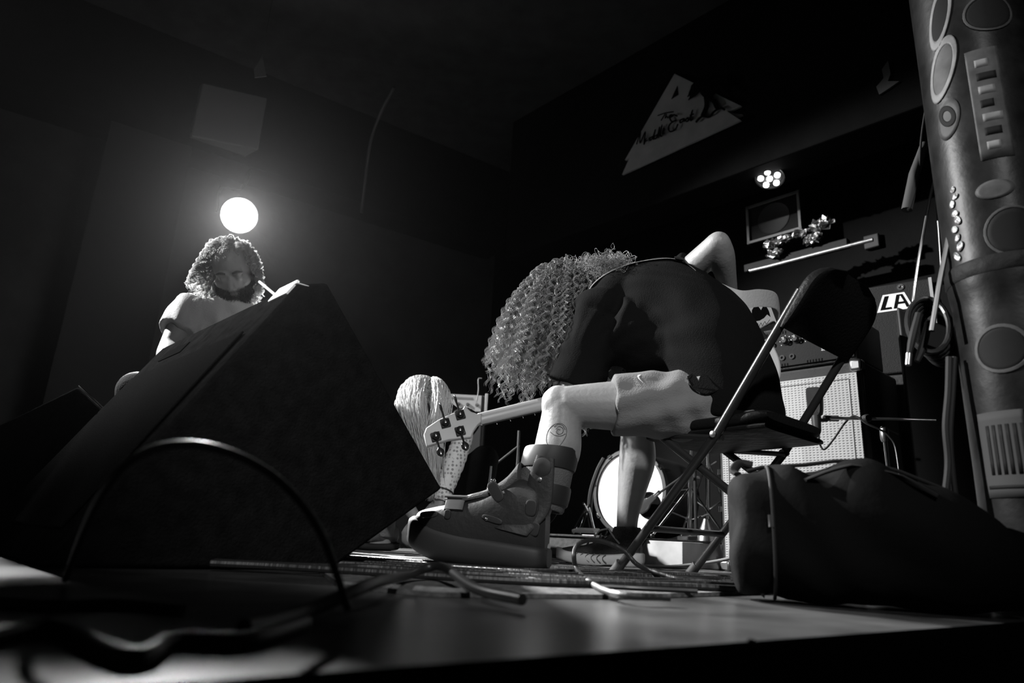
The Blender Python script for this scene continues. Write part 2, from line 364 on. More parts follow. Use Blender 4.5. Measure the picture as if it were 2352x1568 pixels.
b = MB(); b.tube([at(602, 130, 3.6), V(at(602, 130, 3.6)[0], 3.6, CEIL)], .002, 6); b.build('string', m_black, sg)

# things high on the backline wall
WP = CORNER + W * 3.6
wp = lambda px, py, off=.0: atp(px, py, WP + N * off, N)
m_box = mat('black_tolex_box', .010, .6, spec=.2, bump=.3, scale=300)
hb = thing('hung_speaker', 'black speaker box with pale edged frame hung high on the wall', 'speaker', wp(1775, 540, .1))
c = wp(1775, 500, .22); b = MB(); b.box(c - N * .12, (.36, .22, .27), (W, N, UP)); b.build('cabinet', m_box, hb, bevel=.008)
b = MB(); 
for o, sz in ((UP * .125, (.36, .012, .018)), (-UP * .125, (.36, .012, .018)), (W * .17, (.018, .012, .27)), (-W * .17, (.018, .012, .27))): b.box(c + o, sz, (W, N, UP))
b.build('frame', mat('worn_grey_edge', .22, .5), hb, bevel=.002)
b = MB(); b.lathe(c - N * .008, N, [(0, .1), (.002, .105), (-.002, .09), (-.03, .03), (-.025, .01)], 28); b.build('cone', mat('speaker_cone', .03, .5), hb)
b = MB(); b.tube([wp(1722, 622, .45), wp(1765, 612, .45), wp(1880, 582, .45), wp(2005, 550, .45)], .011, 10); tag(b.build('lighting_bar', mat('scuffed_steel', .5, .35, .9, var=.3, vscale=30)), 'scuffed steel lighting bar fixed across the wall behind the elbow', 'pipe')
m_foil = mat('crumpled_foil', .55, .22, .95, bump=.6, scale=40)
for i, (px, py, rr) in enumerate(((1775, 560, .035), (1800, 548, .03), (1835, 535, .028), (1862, 552, .024), (1885, 515, .04), (1868, 545, .03), (1778, 580, .028))):
    b = MB(); c = wp(px, py, .42); b.ell(c, (rr * 1.7, rr * .6, rr * .6), (W, N, UP), 14, 9); me = b.mesh('foil_wrap'); co = get_co(me); co += rng.normal(0, rr * .30, co.shape); set_co(me, co)
    tag(place('foil_wrap', me, m_foil, smooth=False), 'crumpled silver foil wrap clipped along the black batten', 'foil', 'foil wraps along the batten')
b = MB(); b.box(wp(1825, 590, .36), (.62, .05, .05), (W, N, UP)); tag(b.build('light_batten', m_box, bevel=.006), 'black lighting batten behind the crumpled foil wraps', 'batten')
b = MB(); b.box(wp(2003, 555, .02), (.085, .03, .085), (W, N, UP)); ob = tag(b.build('outlet_box', mat('grey_plate', .03, .6), bevel=.006), 'small square outlet box on the wall past the steel bar end', 'outlet')
b = MB(); qs = [(2040, 140), (2046, 170), (2040, 187), (2066, 187), (2040, 205), (2020, 218), (2013, 200), (2022, 190), (2030, 180), (2026, 160)]
b.prism([sp(x, y, -.008) for x, y in qs], N * .012); tag(b.build('wall_sticker', mat('dull_paper', .10, .8)), 'torn pale sticker left on the beam right of the sign', 'sticker')
# ------------------------------------------------------------------ bass cabinet and amplifier head
def grille_mat():
    m = bpy.data.materials.new('silver_grille_cloth'); m.use_nodes = True; t = m.node_tree; b = t.nodes['Principled BSDF']
    tc = t.nodes.new('ShaderNodeTexCoord'); mp = t.nodes.new('ShaderNodeMapping'); t.links.new(tc.outputs['Object'], mp.inputs[0])
    mp.inputs['Rotation'].default_value = (0, 0, -math.atan2(W[1], W[0]))
    sep = t.nodes.new('ShaderNodeSeparateXYZ'); t.links.new(mp.outputs[0], sep.inputs[0])
    def wave(sock, f):
        a = t.nodes.new('ShaderNodeMath'); a.operation = 'MULTIPLY'; a.inputs[1].default_value = f; t.links.new(sock, a.inputs[0])
        s = t.nodes.new('ShaderNodeMath'); s.operation = 'SINE'; t.links.new(a.outputs[0], s.inputs[0]); return s.outputs[0]
    x = wave(sep.outputs[0], 2 * math.pi / .0155); z = wave(sep.outputs[2], 2 * math.pi / .0105)
    mul = t.nodes.new('ShaderNodeMath'); mul.operation = 'MULTIPLY'; t.links.new(x, mul.inputs[0]); t.links.new(z, mul.inputs[1])
    mx = t.nodes.new('ShaderNodeMath'); mx.operation = 'MAXIMUM'; t.links.new(z, mx.inputs[0]); t.links.new(mul.outputs[0], mx.inputs[1])
    no = t.nodes.new('ShaderNodeTexNoise'); no.inputs['Scale'].default_value = 5; t.links.new(tc.outputs['Object'], no.inputs['Vector'])
    ad = t.nodes.new('ShaderNodeMath'); ad.operation = 'MULTIPLY_ADD'; t.links.new(no.outputs['Fac'], ad.inputs[0]); ad.inputs[1].default_value = .9; t.links.new(mx.outputs[0], ad.inputs[2])
    r = t.nodes.new('ShaderNodeMapRange'); r.inputs[1].default_value = -.5; r.inputs[2].default_value = 1.1; r.inputs[3].default_value = .07; r.inputs[4].default_value = .36; t.links.new(ad.outputs[0], r.inputs[0])
    c = t.nodes.new('ShaderNodeCombineColor')
    for k in range(3): t.links.new(r.outputs[0], c.inputs[k])
    t.links.new(c.outputs[0], b.inputs['Base Color']); b.inputs['Roughness'].default_value = .6
    bp = t.nodes.new('ShaderNodeBump'); bp.inputs['Strength'].default_value = .4; bp.inputs['Distance'].default_value = .002; t.links.new(mx.outputs[0], bp.inputs['Height']); t.links.new(bp.outputs[0], b.inputs['Normal'])
    return m
m_tolex = mat('black_tolex', .02, .5, bump=.5, scale=500); m_chrome = mat('chrome', .75, .12, 1.0); m_metal = mat('worn_steel', .5, .3, 1.0, var=.2)
F0 = V(.985, 3.20, 0); CW, CHH = .67, .875
cab = thing('bass_cabinet', 'tall bass speaker cabinet with silver woven grille behind the folding chair', 'speaker cabinet', F0 + W * CW / 2 - N * .2)
cc = F0 + W * CW / 2 - N * .21 + V(0, 0, CHH / 2)
b = MB(); b.box(cc - N * .012, (CW, .40, CHH), (W, N, UP)); b.build('box', m_tolex, cab, bevel=.012)
b = MB(); b.box(F0 + W * CW / 2 + V(0, 0, CHH / 2 - .012) - N * .012, (CW - .045, .012, CHH - .075), (W, N, UP)); gr = b.build('grille_cloth', grille_mat(), cab, bevel=.002)
b = MB(); z0, z1, x0, x1 = .0, CHH, 0, CW
for a_, b_ in (((.055, .05), (CW - .055, .05)), ((CW - .055, .05), (CW - .055, CHH - .075)), ((CW - .055, CHH - .075), (.055, CHH - .075)), ((.055, CHH - .075), (.055, .05))):
    b.tube([F0 + W * a_[0] + V(0, 0, a_[1]) - N * .006, F0 + W * b_[0] + V(0, 0, b_[1]) - N * .006], .0022, 6)
b.build('piping', mat('dark_piping', .12, .5), gr)
for sx in (0, CW):
    for sz in (0, CHH):
        b = MB(); q = F0 + W * sx + V(0, 0, sz) - N * .018; b.box(q + W * (.022 if sx == 0 else -.022) + V(0, 0, .022 if sz == 0 else -.022), (.052, .052, .052), (W, N, UP)); b.build('corner_protector', m_metal, cab, bevel=.012)
b = MB(); b.tube([F0 - W * .008 + V(0, 0, .05) - N * .05, F0 - W * .008 + V(0, 0, CHH - .05) - N * .05], .009, 8); b.build('edge_trim', m_chrome, cab)
for k in range(5):
    b = MB(); q = F0 - W * .012 + V(0, 0, .1 + k * .17) - N * .05; b.tube([q - V(0, 0, .012), q + V(0, 0, .012)], .016, 10); b.build('rivet', m_chrome, cab)

HZ = CHH + .012; HH = .185; hd0 = F0 + W * .03 - N * .02; HWd = .62
head_amp = thing('bass_amplifier', 'bass amplifier head with knobs and jacks sitting on the silver-grilled cabinet', 'amplifier', hd0 + W * HWd / 2 - N * .15 + V(0, 0, CHH))
hp = lambda x, z, off=0.0: hd0 + W * x + V(0, 0, HZ + z) + N * off
m_panel = mat('dark_grey_panel', .010, .6, .0, spec=.1, bump=.1, scale=200); m_white = mat('white_print', .8, .6); m_knob = mat('black_knob', .02, .25)
b = MB(); b.box(hp(HWd / 2, HH / 2 + .004, -.16), (HWd, .3, HH + .016), (W, N, UP)); b.build('case', m_tolex, head_amp, bevel=.01)
b = MB(); b.box(hp(HWd / 2, HH / 2 + .004, -.008), (HWd - .02, .012, HH - .01), (W, N, UP)); pn = b.build('front_panel', m_panel, head_amp, bevel=.002)
for i in range(4):
    b = MB(); q = hp(.05 + (HWd - .1) * (i % 2), 0, -.05 - .2 * (i // 2)); b.lathe(q - UP * .011, UP, [(0, .012), (.011, .014)], 12); b.build('foot', m_knob, head_amp)
KX = [.075, .125, .20, .245, .32, .37, .43]
for x in KX:
    b = MB(); b.lathe(hp(x, .125, -.003), N, [(0, .019), (.004, .019), (.006, .015), (.022, .013), (.024, .011)], 20); kb = b.build('knob', m_knob, head_amp)
    b = MB(); b.box(hp(x, .134, .0215), (.0022, .002, .012), (W, N, UP)); b.build('pointer', m_white, kb)
    for k in range(7):
        a = math.radians(-130 + k * 43 + 90)
        b = MB(); b.box(hp(x + .026 * math.cos(a), .125 + .026 * math.sin(a), -.0015), (.003, .001, .003), (W, N, UP)); b.build('dial_mark', m_white, kb)
for x in (.075, .115, .185, .225, .30, .345):
    b = MB(); b.lathe(hp(x, .05, -.003), N, [(0, .0125), (.006, .0125), (.006, .0062), (-.001, .006)], 16); b.build('jack', m_chrome, head_amp)
for k in range(30):
    for z in (.016, .168):
        b = MB(); b.box(hp(.035 + k * .0125 if k < 24 else .4 + (k - 23) * .0125, z, -.0022), (.005, .002, .013), (W, N, UP)); b.build('vent_slot', m_ink, pn)
def lett(body, size, org, m=m_white, par=head_amp, x=W, y=UP, name='lettering', **k): return place(name, text_mesh(body, size, org, x, y, **k), m, par, smooth=False)
for bd_, sz, x, z in (('MAX', .030, .475, .108), ('700', .030, .475, .084), ('BASS', .026, .475, .063), ('AMPLIFIER', .0095, .475, .054), ('EFFECTS LOOP', .012, .055, .082), ('HEADPHONE', .012, .175, .082), ('POWER', .012, .195, .098), ('SEND', .0085, .062, .033), ('RETURN', .0085, .100, .033), ('TUNER', .0085, .172, .033), ('LINE', .0085, .215, .033)):
    lett(bd_, sz, hp(x, z, -.0012), space=.92)
b = MB(); b.tube([hp(.26, HH + .012, -.12), hp(.275, HH + .03, -.12), hp(.36, HH + .03, -.12), hp(.375, HH + .012, -.12)], .009, 8, k=4, flat=.6); b.build('handle', m_knob, head_amp)
for x in (.0, HWd):
    b = MB(); b.box(hp(x + (.015 if x == 0 else -.015), HH, -.02), (.034, .034, .034), (W, N, UP)); b.build('corner_protector', m_metal, head_amp, bevel=.008)

# speaker with the white monogram, on a dark rack case
LA0 = at(1984, 662, 3.28); lw_ = .30; lz0 = LA0[2] - .46
LN2 = nz(V(-.62, -.78, 0)); LW2 = nz(V(.78, -.62, 0))
rack0 = V(LA0[0], LA0[1], 0)
rk = thing('rack_case', 'dark scuffed rack case under the monogrammed speaker', 'case', rack0 + LW2 * .2)
b = MB(); b.box(rack0 + LW2 * .22 - LN2 * .22 + V(0, 0, lz0 / 2 - .003), (.46, .44, lz0 - .006), (LW2, LN2, UP)); b.build('case', mat('scuffed_black', .015, .5, bump=.2), rk, bevel=.01)
for z in (.12, lz0 - .12):
    b = MB(); b.box(rack0 + LW2 * .22 + LN2 * .002 + V(0, 0, z), (.05, .012, .03), (LW2, LN2, UP)); b.build('latch', m_metal, rk, bevel=.003)
la = thing('pa_speaker', 'black speaker with white slanted monogram badge and pale edge beside the column', 'speaker', rack0 + LW2 * .2 + V(0, 0, lz0))
lp = lambda x, z, off=0.: rack0 + LW2 * x + V(0, 0, lz0 + z) + LN2 * off
b = MB(); b.box(lp(lw_ / 2, .23, -.18), (lw_, .36, .46), (LW2, LN2, UP)); b.build('cabinet', mat('charcoal_box', .018, .7, bump=.3, scale=200, spec=.2), la, bevel=.008)
b = MB(); b.box(lp(lw_ - .006, .23, .002), (.014, .008, .46), (LW2, LN2, UP)); b.build('edge_trim', mat('pale_edge', .35, .5), la)
b = MB(); b.lathe(lp(.165, .435, 0), LN2, [(-.002, .016), (.004, .016), (.004, .008), (0, .006)], 16); b.build('jack', m_metal, la)
def poly(name, pts, off, th, m, par): b = MB(); b.prism([lp(x, z, off) for x, z in pts], LN2 * th); return b.build(name, m, par, smooth=False)
bx, bz, sc_ = .050, .318, .150
ax_ = lambda P: [(bx + (x + .28 * z) * sc_ if False else bx + x * sc_, bz + z * sc_ * .62) for x, z in P]
poly('badge', ax_([(0, 0), (1.08, 0), (.86, .95), (.22, .95)]), .0005, .002, m_white, la)
poly('badge_letter', ax_([(.10, .10), (.46, .10), (.44, .22), (.26, .22), (.40, .86), (.27, .86)]), .0026, .001, m_ink, la)
poly('badge_letter', ax_([(.50, .10), (.60, .10), (.64, .32), (.84, .32), (.88, .10), (.98, .10), (.80, .86), (.62, .86)]), .0026, .001, m_ink, la)
poly('badge_letter', ax_([(.67, .44), (.82, .44), (.74, .76), (.72, .76)]), .0037, .001, m_white, la)
# dark slant case leaning in front
b = MB(); q0 = at(2000, 1000, 2.95); z_ = 0
b.prism([V(1.67, 2.80, .0), V(1.95, 2.73, 0), V(1.95, 2.73, 1.0), V(1.67, 2.80, 1.15)], (.08, .15, 0)); tag(b.build('slant_case', mat('black_case', .012, .6), bevel=.01), 'black slant-topped case standing right of the bass cabinet', 'case')

# side-address microphone on a boom stand, in front of the grille
MH = at(1872, 925, 2.70)
mic = thing('grille_microphone', 'chunky black microphone hanging in front of the silver grille', 'microphone', MH)
mdn = nz(at(1878, 1010, 2.70) - MH); ms_, mf_, mu_ = axes_from(nz(V(.55, .83, 0)), -mdn)
b = MB(); b.loft([(MH - mdn * .062, ms_, mf_, .020, .016), (MH - mdn * .055, ms_, mf_, .030, .024), (MH - mdn * .01, ms_, mf_, .031, .025), (MH + mdn * .038, ms_, mf_, .028, .022), (MH + mdn * .052, ms_, mf_, .020, .018)], 20, 3, 3.2); b.build('basket', mat('mic_mesh', .03, .5, .5, bump=.8, scale=700), mic)
b = MB(); b.tube([MH + mdn * .05, MH + mdn * .115], [.019, .016], 16); b.build('body', m_black, mic)
b = MB(); b.tube([MH + mdn * .115, MH + mdn * .128, MH + mdn * .168], [.0105, .0105, .009], 12); b.build('plug', m_metal, mic)
b = MB(); b.tube([MH + mdn * .07, MH + mdn * .07 + (at(1905, 962, 2.70) - at(1880, 962, 2.70))], .008, 8); b.build('clip', m_black, mic)
st = thing('mic_stand', 'boom microphone stand with steel arm beside the silver grille', 'mic stand', V(at(2036, 1100, 2.62)[0], 2.62, 0))
pj = at(1990, 961, 2.63)
b = MB(); b.tube([at(1898, 960, 2.70), pj, at(2150, 965, 2.55)], [.0065, .0065, .005], 10); b.build('boom_arm', m_metal, st)
b = MB(); b.lathe(pj - V(0, .016, 0), V(0, 1, 0), [(0, .012), (.004, .016), (.028, .016), (.032, .012)], 16); b.build('clutch', m_black, st)
b = MB(); b.tube([at(1893, 960, 2.70), at(1925, 961, 2.70)], .012, 12); b.build('swivel', m_black, st)
pole_t = at(2030, 985, 2.62); pole_b = V(pole_t[0] + .012, pole_t[1], .03)
b = MB(); b.tube([pole_t, pole_t * .55 + pole_b * .45], .009, 10); b.tube([pole_t * .55 + pole_b * .45, pole_b], .012, 10); b.build('pole', m_chrome, st)
b = MB(); b.lathe(pole_t - V(0, 0, .05), UP, [(0, .012), (.01, .016), (.05, .016), (.06, .01)], 14); b.build('collar', m_metal, st)
b = MB(); b.tube([pole_t + V(0, -.01, .0), pole_t + (at(2062, 998, 2.60) - at(2030, 985, 2.60))], .005, 8); b.build('wing_nut', m_chrome, st)
for a in (10, 130, 250):
    e = pole_b + V(.27 * math.cos(math.radians(a)), .27 * math.sin(math.radians(a)), -.022); b = MB(); b.tube([pole_b + V(0, 0, .12), e], .007, 8); lg = b.build('leg', m_black, st)
    b = MB(); b.tube([e, e + nz(e - pole_b) * .025], .0085, 8); b.build('rubber_foot', m_knob, lg)
b = MB(); b.tube([MH + mdn * .165, at(1882, 1018, 2.70), at(1893, 1032, 2.69), at(1915, 1008, 2.68), at(1940, 972, 2.67), at(1962, 955, 2.65), at(1990, 972, 2.62), at(2040, 1000, 2.60), at(2062, 1060, 2.58), V(1.42, 2.5, .05), V(1.2, 2.3, .015)], .0038, 8, k=6); tag(b.build('microphone_cable', mat('cable_black', .015, .4)), 'thin black cable looping from the grille microphone along its stand', 'cable')

# ------------------------------------------------------------------ drum kit
KC = V(.684, 3.8, .366); KR = .228; KN = nz(V(-.70, -.71, .03))
kd = thing('kick_drum', 'kick drum with bright white head and black port hole on the riser', 'drum', V(KC[0], KC[1], RZ + .01))
b = MB(); b.lathe(KC - KN * .36, KN, [(0, KR - .006), (.36, KR - .006)], 48); b.build('shell', mat('dark_shell', .03, .25), kd)
b = MB(); b.lathe(KC - KN * .002, KN, [(0, KR - .012), (.004, KR - .012), (.0055, KR - .03), (.006, .01)], 48); dh = b.build('drumhead', mat('white_drumhead', .85, .5), kd)
b = MB(); b.lathe(KC - KN * .02, KN, [(0, KR - .012), (0, KR + .008), (.034, KR + .008), (.034, KR - .012)], 48, cap=False); b.build('hoop', m_black, kd)
ks, kf, ku = axes_from(KN, UP)
for i in range(8):
    a = i * math.pi / 4 + .2; q = KC + (ks * math.cos(a) + ku * math.sin(a)) * (KR + .006)
    b = MB(); b.box(q + KN * .018 - KN * .02, (.03, .05, .014), (ks * -math.sin(a) + ku * math.cos(a), KN, ks * math.cos(a) + ku * math.sin(a))); b.build('claw', m_chrome, kd, bevel=.004)
    b = MB(); b.tube([q - KN * .1, q + KN * .03], .004, 6); b.build('tension_rod', m_chrome, kd)
pc = atp(1491, 1160, KC + KN * .006, KN)
b = MB(); b.lathe(pc, KN, [(0, .070), (.004, .070), (.006, .066), (.004, .058), (-.0005, .056), (-.0005, .0)], 36); pr = b.build('port_hole', m_ink, dh)
km = thing('kick_microphone', 'microphone pushed up to the port hole of the kick drum', 'microphone', pc + KN * .04)
kq = nz(at(1590, 1072, 3.4) - pc)
b = MB(); b.loft([(pc + KN * .035 - kq * .05, ks, ku, .01, .01), (pc + KN * .035 - kq * .04, ks, ku, .03, .03), (pc + KN * .035, ks, ku, .032, .032), (pc + KN * .035 + kq * .03, ks, ku, .02, .02), (pc + KN * .035 + kq * .09, ks, ku, .014, .014)], 20, 4); b.build('body', mat('glossy_grey_mic', .10, .22, .6), km)
b = MB(); b.tube([pc + KN * .035 + kq * .09, pc + KN * .035 + kq * .13], .011, 10); b.build('plug', m_chrome, km)
def stand(name, label, base, top, spread=.24, arms=(), m=m_chrome, r=.009):
    t = thing(name, label, 'stand', base); base = np.asarray(base, float); top = np.asarray(top, float)
    b = MB(); b.tube([base + V(0, 0, .03), base * .5 + top * .5], r * 1.3, 10); b.tube([base * .5 + top * .5, top], r, 10); b.build('tube', m, t)
    for z in (.5, .98): q = base * (1 - z) + top * z; b = MB(); b.tube([q - V(0, 0, .016), q + V(0, 0, .016)], r * 2, 12); cl = b.build('clamp', m, t); b = MB(); b.box(q + V(.025, -.01, 0), (.036, .006, .012)); b.build('wing_nut', m, cl, bevel=.002)
    for a in (75, 195, 315):
        d = V(math.cos(math.radians(a)), math.sin(math.radians(a)), 0); e = base + d * spread + V(0, 0, .012)
        b = MB(); b.tube([base + (top - base) * .42, e], r * .6, 6); b.tube([base + (top - base) * .16, base + (e - base) * .5 + (top - base) * .2], r * .45, 6); lg = b.build('leg', m, t); b = MB(); b.ell(e, r * 1.3, n=10, m=6); b.build('rubber_foot', m_knob, lg)
    for p, q in arms:
        b = MB(); b.tube([p, q], r * .6, 8); b.build('arm', m, t)
    return t
RS = V(0, 0, RZ + .01)
hb_ = at(1583, 1190, 3.45)
stand('hihat_stand', 'chrome hi-hat stand with clutch and pedal on the riser beside the cabinet', V(hb_[0], 3.45, RS[2]), at(1590, 1010, 3.45) + V(0, 0, .12), .2, [(at(1560, 1125, 3.45), at(1600, 1118, 3.45))])
cb_ = at(1625, 1190, 3.62)
stand('cymbal_stand', 'chrome cymbal stand close to the cabinet edge', V(cb_[0], 3.62, RS[2]), at(1630, 1000, 3.62) + V(0, 0, .45), .16, [(at(1612, 1080, 3.62), at(1645, 1060, 3.62))])
fp = at(1622, 1200, 3.3)
b = MB(); b.lathe(V(fp[0], 3.3, RS[2]), UP, [(0, .045), (.03, .04), (.085, .018), (.1, .012)], 20); fpo = tag(b.build('bell_cone', m_metal), 'small steel bell-shaped cone standing on the riser among the stands', 'hardware')
kms = at(1585, 1078, 3.3)
t = thing('kick_mic_stand', 'short black boom stand reaching to the kick drum port', 'mic stand', V(kms[0] + .05, 3.4, RS[2]))
b = MB(); b.tube([pc + KN * .035 + kq * .1, kms + V(.05, 0, .03)], .006, 8); b.build('boom_arm', m_black, t)
b = MB(); b.tube([V(kms[0] + .05, 3.4, RS[2] + .02), V(kms[0] + .05, 3.4, kms[2] + .05)], .008, 8); b.build('pole', m_black, t)
b = MB(); b.lathe(V(kms[0] + .05, 3.4, RS[2] + .001), UP, [(0, .09), (.015, .09), (.02, .05), (.024, .012)], 24); b.build('round_base', m_black, t)
# kick spur / pedal frame to the left of the drum
t = thing('drum_pedal', 'wire-framed drum pedal with white footboard at the riser edge', 'pedal', V(*at(1335, 1238, 3.25)[:2], RS[2]))
pb = at(1345, 1238, 3.25); pb[2] = RS[2]
for p, q, r in (((1315, 1238), (1352, 1160), .006), ((1330, 1240), (1360, 1150), .0075), ((1352, 1165), (1372, 1235), .006), ((1340, 1155), (1358, 1180), .006)):
    A, B = at(*p, 3.25), at(*q, 3.25); A[2] = max(A[2], RS[2] + .004); b = MB(); b.tube([A, B + V(0, .05, 0)], r, 8); b.build('rod', m_chrome, t)
b = MB(); A = at(1330, 1232, 3.2); b.box(V(A[0] + .03, A[1], RS[2] + .018), (.11, .07, .014), axes_from(V(.5, .8, .15), UP)); b.build('footboard', m_white, t, bevel=.004)
b = MB(); c = at(1372, 1140, 3.3); b.tube([c + V(-.02, 0, -.16), c + V(-.035, 0, -.08), c + V(-.03, 0, .02), c + V(0, 0, .12), c + V(.03, 0, .18)], .012, 8, k=5); b.build('side_arm', m_black, t)

# ------------------------------------------------------------------ small combo amplifier behind the kneeling woman
ga0 = at(1072, 1000, 3.75); gw, gh, gz = .36, .44, .40
g = thing('combo_amplifier', 'small combo amplifier with grey control panel behind the blond woman', 'amplifier', V(ga0[0] - .10, 4.5, 0))
gp = lambda x, z, y=0.: V(at(1030, 930, 4.45)[0] - .12 + x * 1.1, 4.45 + y, z); ztop = at(1100, 905, 4.45)[2]
b = MB(); b.box(gp(.17, ztop / 2 - .002, .14), (.36, .28, ztop - .004)); b.build('cabinet', m_tolex, g, bevel=.012)
b = MB(); b.box(gp(.17, ztop - .065, -.004), (.30, .012, .11)); b.build('control_panel', mat('pale_panel', .34, .45), g, bevel=.003)
for k in range(5):
    b = MB(); b.lathe(gp(.06 + k * .055, ztop - .075, -.008), V(0, -1, 0), [(0, .012), (.004, .012), (.016, .009)], 14); b.build('knob', m_knob, g)
b = MB(); b.box(gp(.19, ztop - .035, -.0115), (.14, .002, .014)); b.build('print_strip', mat('grey_print', .14, .6), g)
b = MB(); b.tube([gp(.28, ztop - .05, -.05), gp(.285, ztop + .02, -.05), gp(.28, ztop + .09, -.045), gp(.30, ztop + .10, -.04)], .004, 8, k=5); b.build('cable_stub', mat('cable_grey', .25, .45), g)
b = MB(); b.box(gp(.335, ztop - .06, -.004), (.02, .02, .13)); b.build('edge_trim', mat('pale_edge2', .3, .5), g, bevel=.003)
b = MB(); b.box(gp(.17, (ztop - .13) / 2, -.003), (.31, .01, ztop - .18)); b.build('grille_cloth', mat('dark_grille', .03, .8), g)
st2 = thing('low_mic_stand', 'thin black microphone stand with drooping boom behind the bass neck', 'mic stand', V(*at(1190, 1180, 3.43)[:2], 0))
q = at(1190, 1030, 3.43)
b = MB(); b.tube([V(q[0], 3.43, .02), q + V(0, 0, .09)], .007, 8); b.build('pole', mat('dull_steel', .18, .4, .8), st2)
b = MB(); b.tube([at(1095, 1100, 3.43), at(1193, 1022, 3.43)], .005, 8); b.build('boom_arm', MATS['dull_steel'], st2)
b = MB(); b.ell(at(1095, 1101, 3.43), .011, n=12, m=8); b.build('end_knob', m_metal, st2)
for a in (30, 150, 270):
    d = V(math.cos(math.radians(a)), math.sin(math.radians(a)), 0) * .22; b = MB(); b.tube([V(q[0], 3.43, .12), V(q[0], 3.43, .012) + d], .006, 8); b.build('leg', m_black, st2)
b = MB(); b.tube([at(1128, 1070, 3.1), at(1125, 1100, 3.1), at(1118, 1148, 3.1), V(at(1116, 1150, 3.1)[0], 3.1, .006)], .005, 8, k=4); tag(b.build('pale_rod', mat('pale_rod', .7, .5)), 'short pale rod standing upright behind the boot', 'rod')

# ------------------------------------------------------------------ floor monitors
m_mon = mat('black_speckled_monitor', .008, .9, spec=.0, bump=.5, scale=160, var=.3, vscale=30); MW = -W; MU = nz(V(.73, .68, 0))
R2 = atz(760, 1310)
mp = lambda px, py: atp(px, py, R2, MW)
T1, T2, R1 = mp(686, 651), mp(752, 648), mp(1016, 1122)
BLp = R2 - MU * .58
Lr = .0
rd = sight(372, 799); nn_ = nz(np.cross(MW, UP)); Tf = CAM + rd * (((T1 - CAM) @ nn_) / (rd @ nn_)); Lr = float((Tf - T1) @ MW)
print('monitor ridge', Lr, T1, T2, R1, R2, BLp)
Lr = min(max(Lr, .6), 1.25)
mon = thing('floor_monitor', 'large black wedge monitor in front of the seated man, with white-taped top corner', 'monitor speaker', V(*((R2 + BLp) / 2)[:2], 0))
b = MB(); b.prism([R2 + V(0, 0, .003), R1, T2, T1, BLp + V(0, 0, .003)], MW * Lr); mc = b.build('cabinet', m_mon, mon, bevel=.008)
fd = nz(BLp - T1); fnm = nz(np.cross(MW, fd)); fnm = fnm if fnm @ (CAM - T1) > 0 else -fnm
hq = lambda s, t, off=0.: T1 + MW * s * Lr + fd * t + fnm * off
fl = np.linalg.norm(BLp - T1)
b = MB(); b.box(hq(.5, fl * .55, .006), (Lr * .86, fl * .7, .006), (MW, fd, fnm)); b.build('grille', mat('black_grille', .009, .9, .0, spec=.0, bump=.8, scale=260), mon, bevel=.004)
b = MB(); b.box(hq(.72, fl * .10, .001), (Lr * .20, .045, .004), (MW, fd, fnm)); b.build('handle_slot', m_ink, mon, bevel=.002)
b = MB(); b.box(hq(.06, .012, .002), (Lr * .10, .05, .008), (MW, fd, fnm)); b.box(T1 + MW * .05 * Lr + V(0, 0, .001) + MU * .02, (Lr * .10, .05, .004), (MW, MU, UP)); b.build('corner_tape', m_tape, mon, bevel=.002)
m2 = thing('floor_monitor', 'second black wedge monitor beyond the taped one, by the dark drape', 'monitor speaker', at(60, 1150, 1.9) * V(1, 1, 0))
b = MB(); Q = [at(-80, 1100, 1.9), at(182, 888, 2.15), at(217, 926, 2.2)]
p1 = Q[1]; p2 = V(p1[0] + .10, p1[1] + .09, p1[2] - .10); gl = V(p1[0] - .50, p1[1] - .30, .003); gr_ = V(p2[0] + .05, p2[1] + .05, .003)
b.prism([gl, p1, p2, gr_], V(-.4, .45, 0)); b.build('cabinet', m_mon, m2, bevel=.008)
b = MB(); b.tube([p1 + V(0, -.004, .004), p2 + V(0, -.004, .004)], .003, 6); b.build('edge_trim', m_chrome, m2)
pl = at(35, 1065, 1.62); b = MB(); q_ = gl * .72 + p1 * .28; b.box(q_ + V(.1, -.06, .0), (.06, .01, .05), axes_from(V(.5, .8, 0), UP)); b.build('jack_plate', mat('jack_plate', .12, .5), m2)
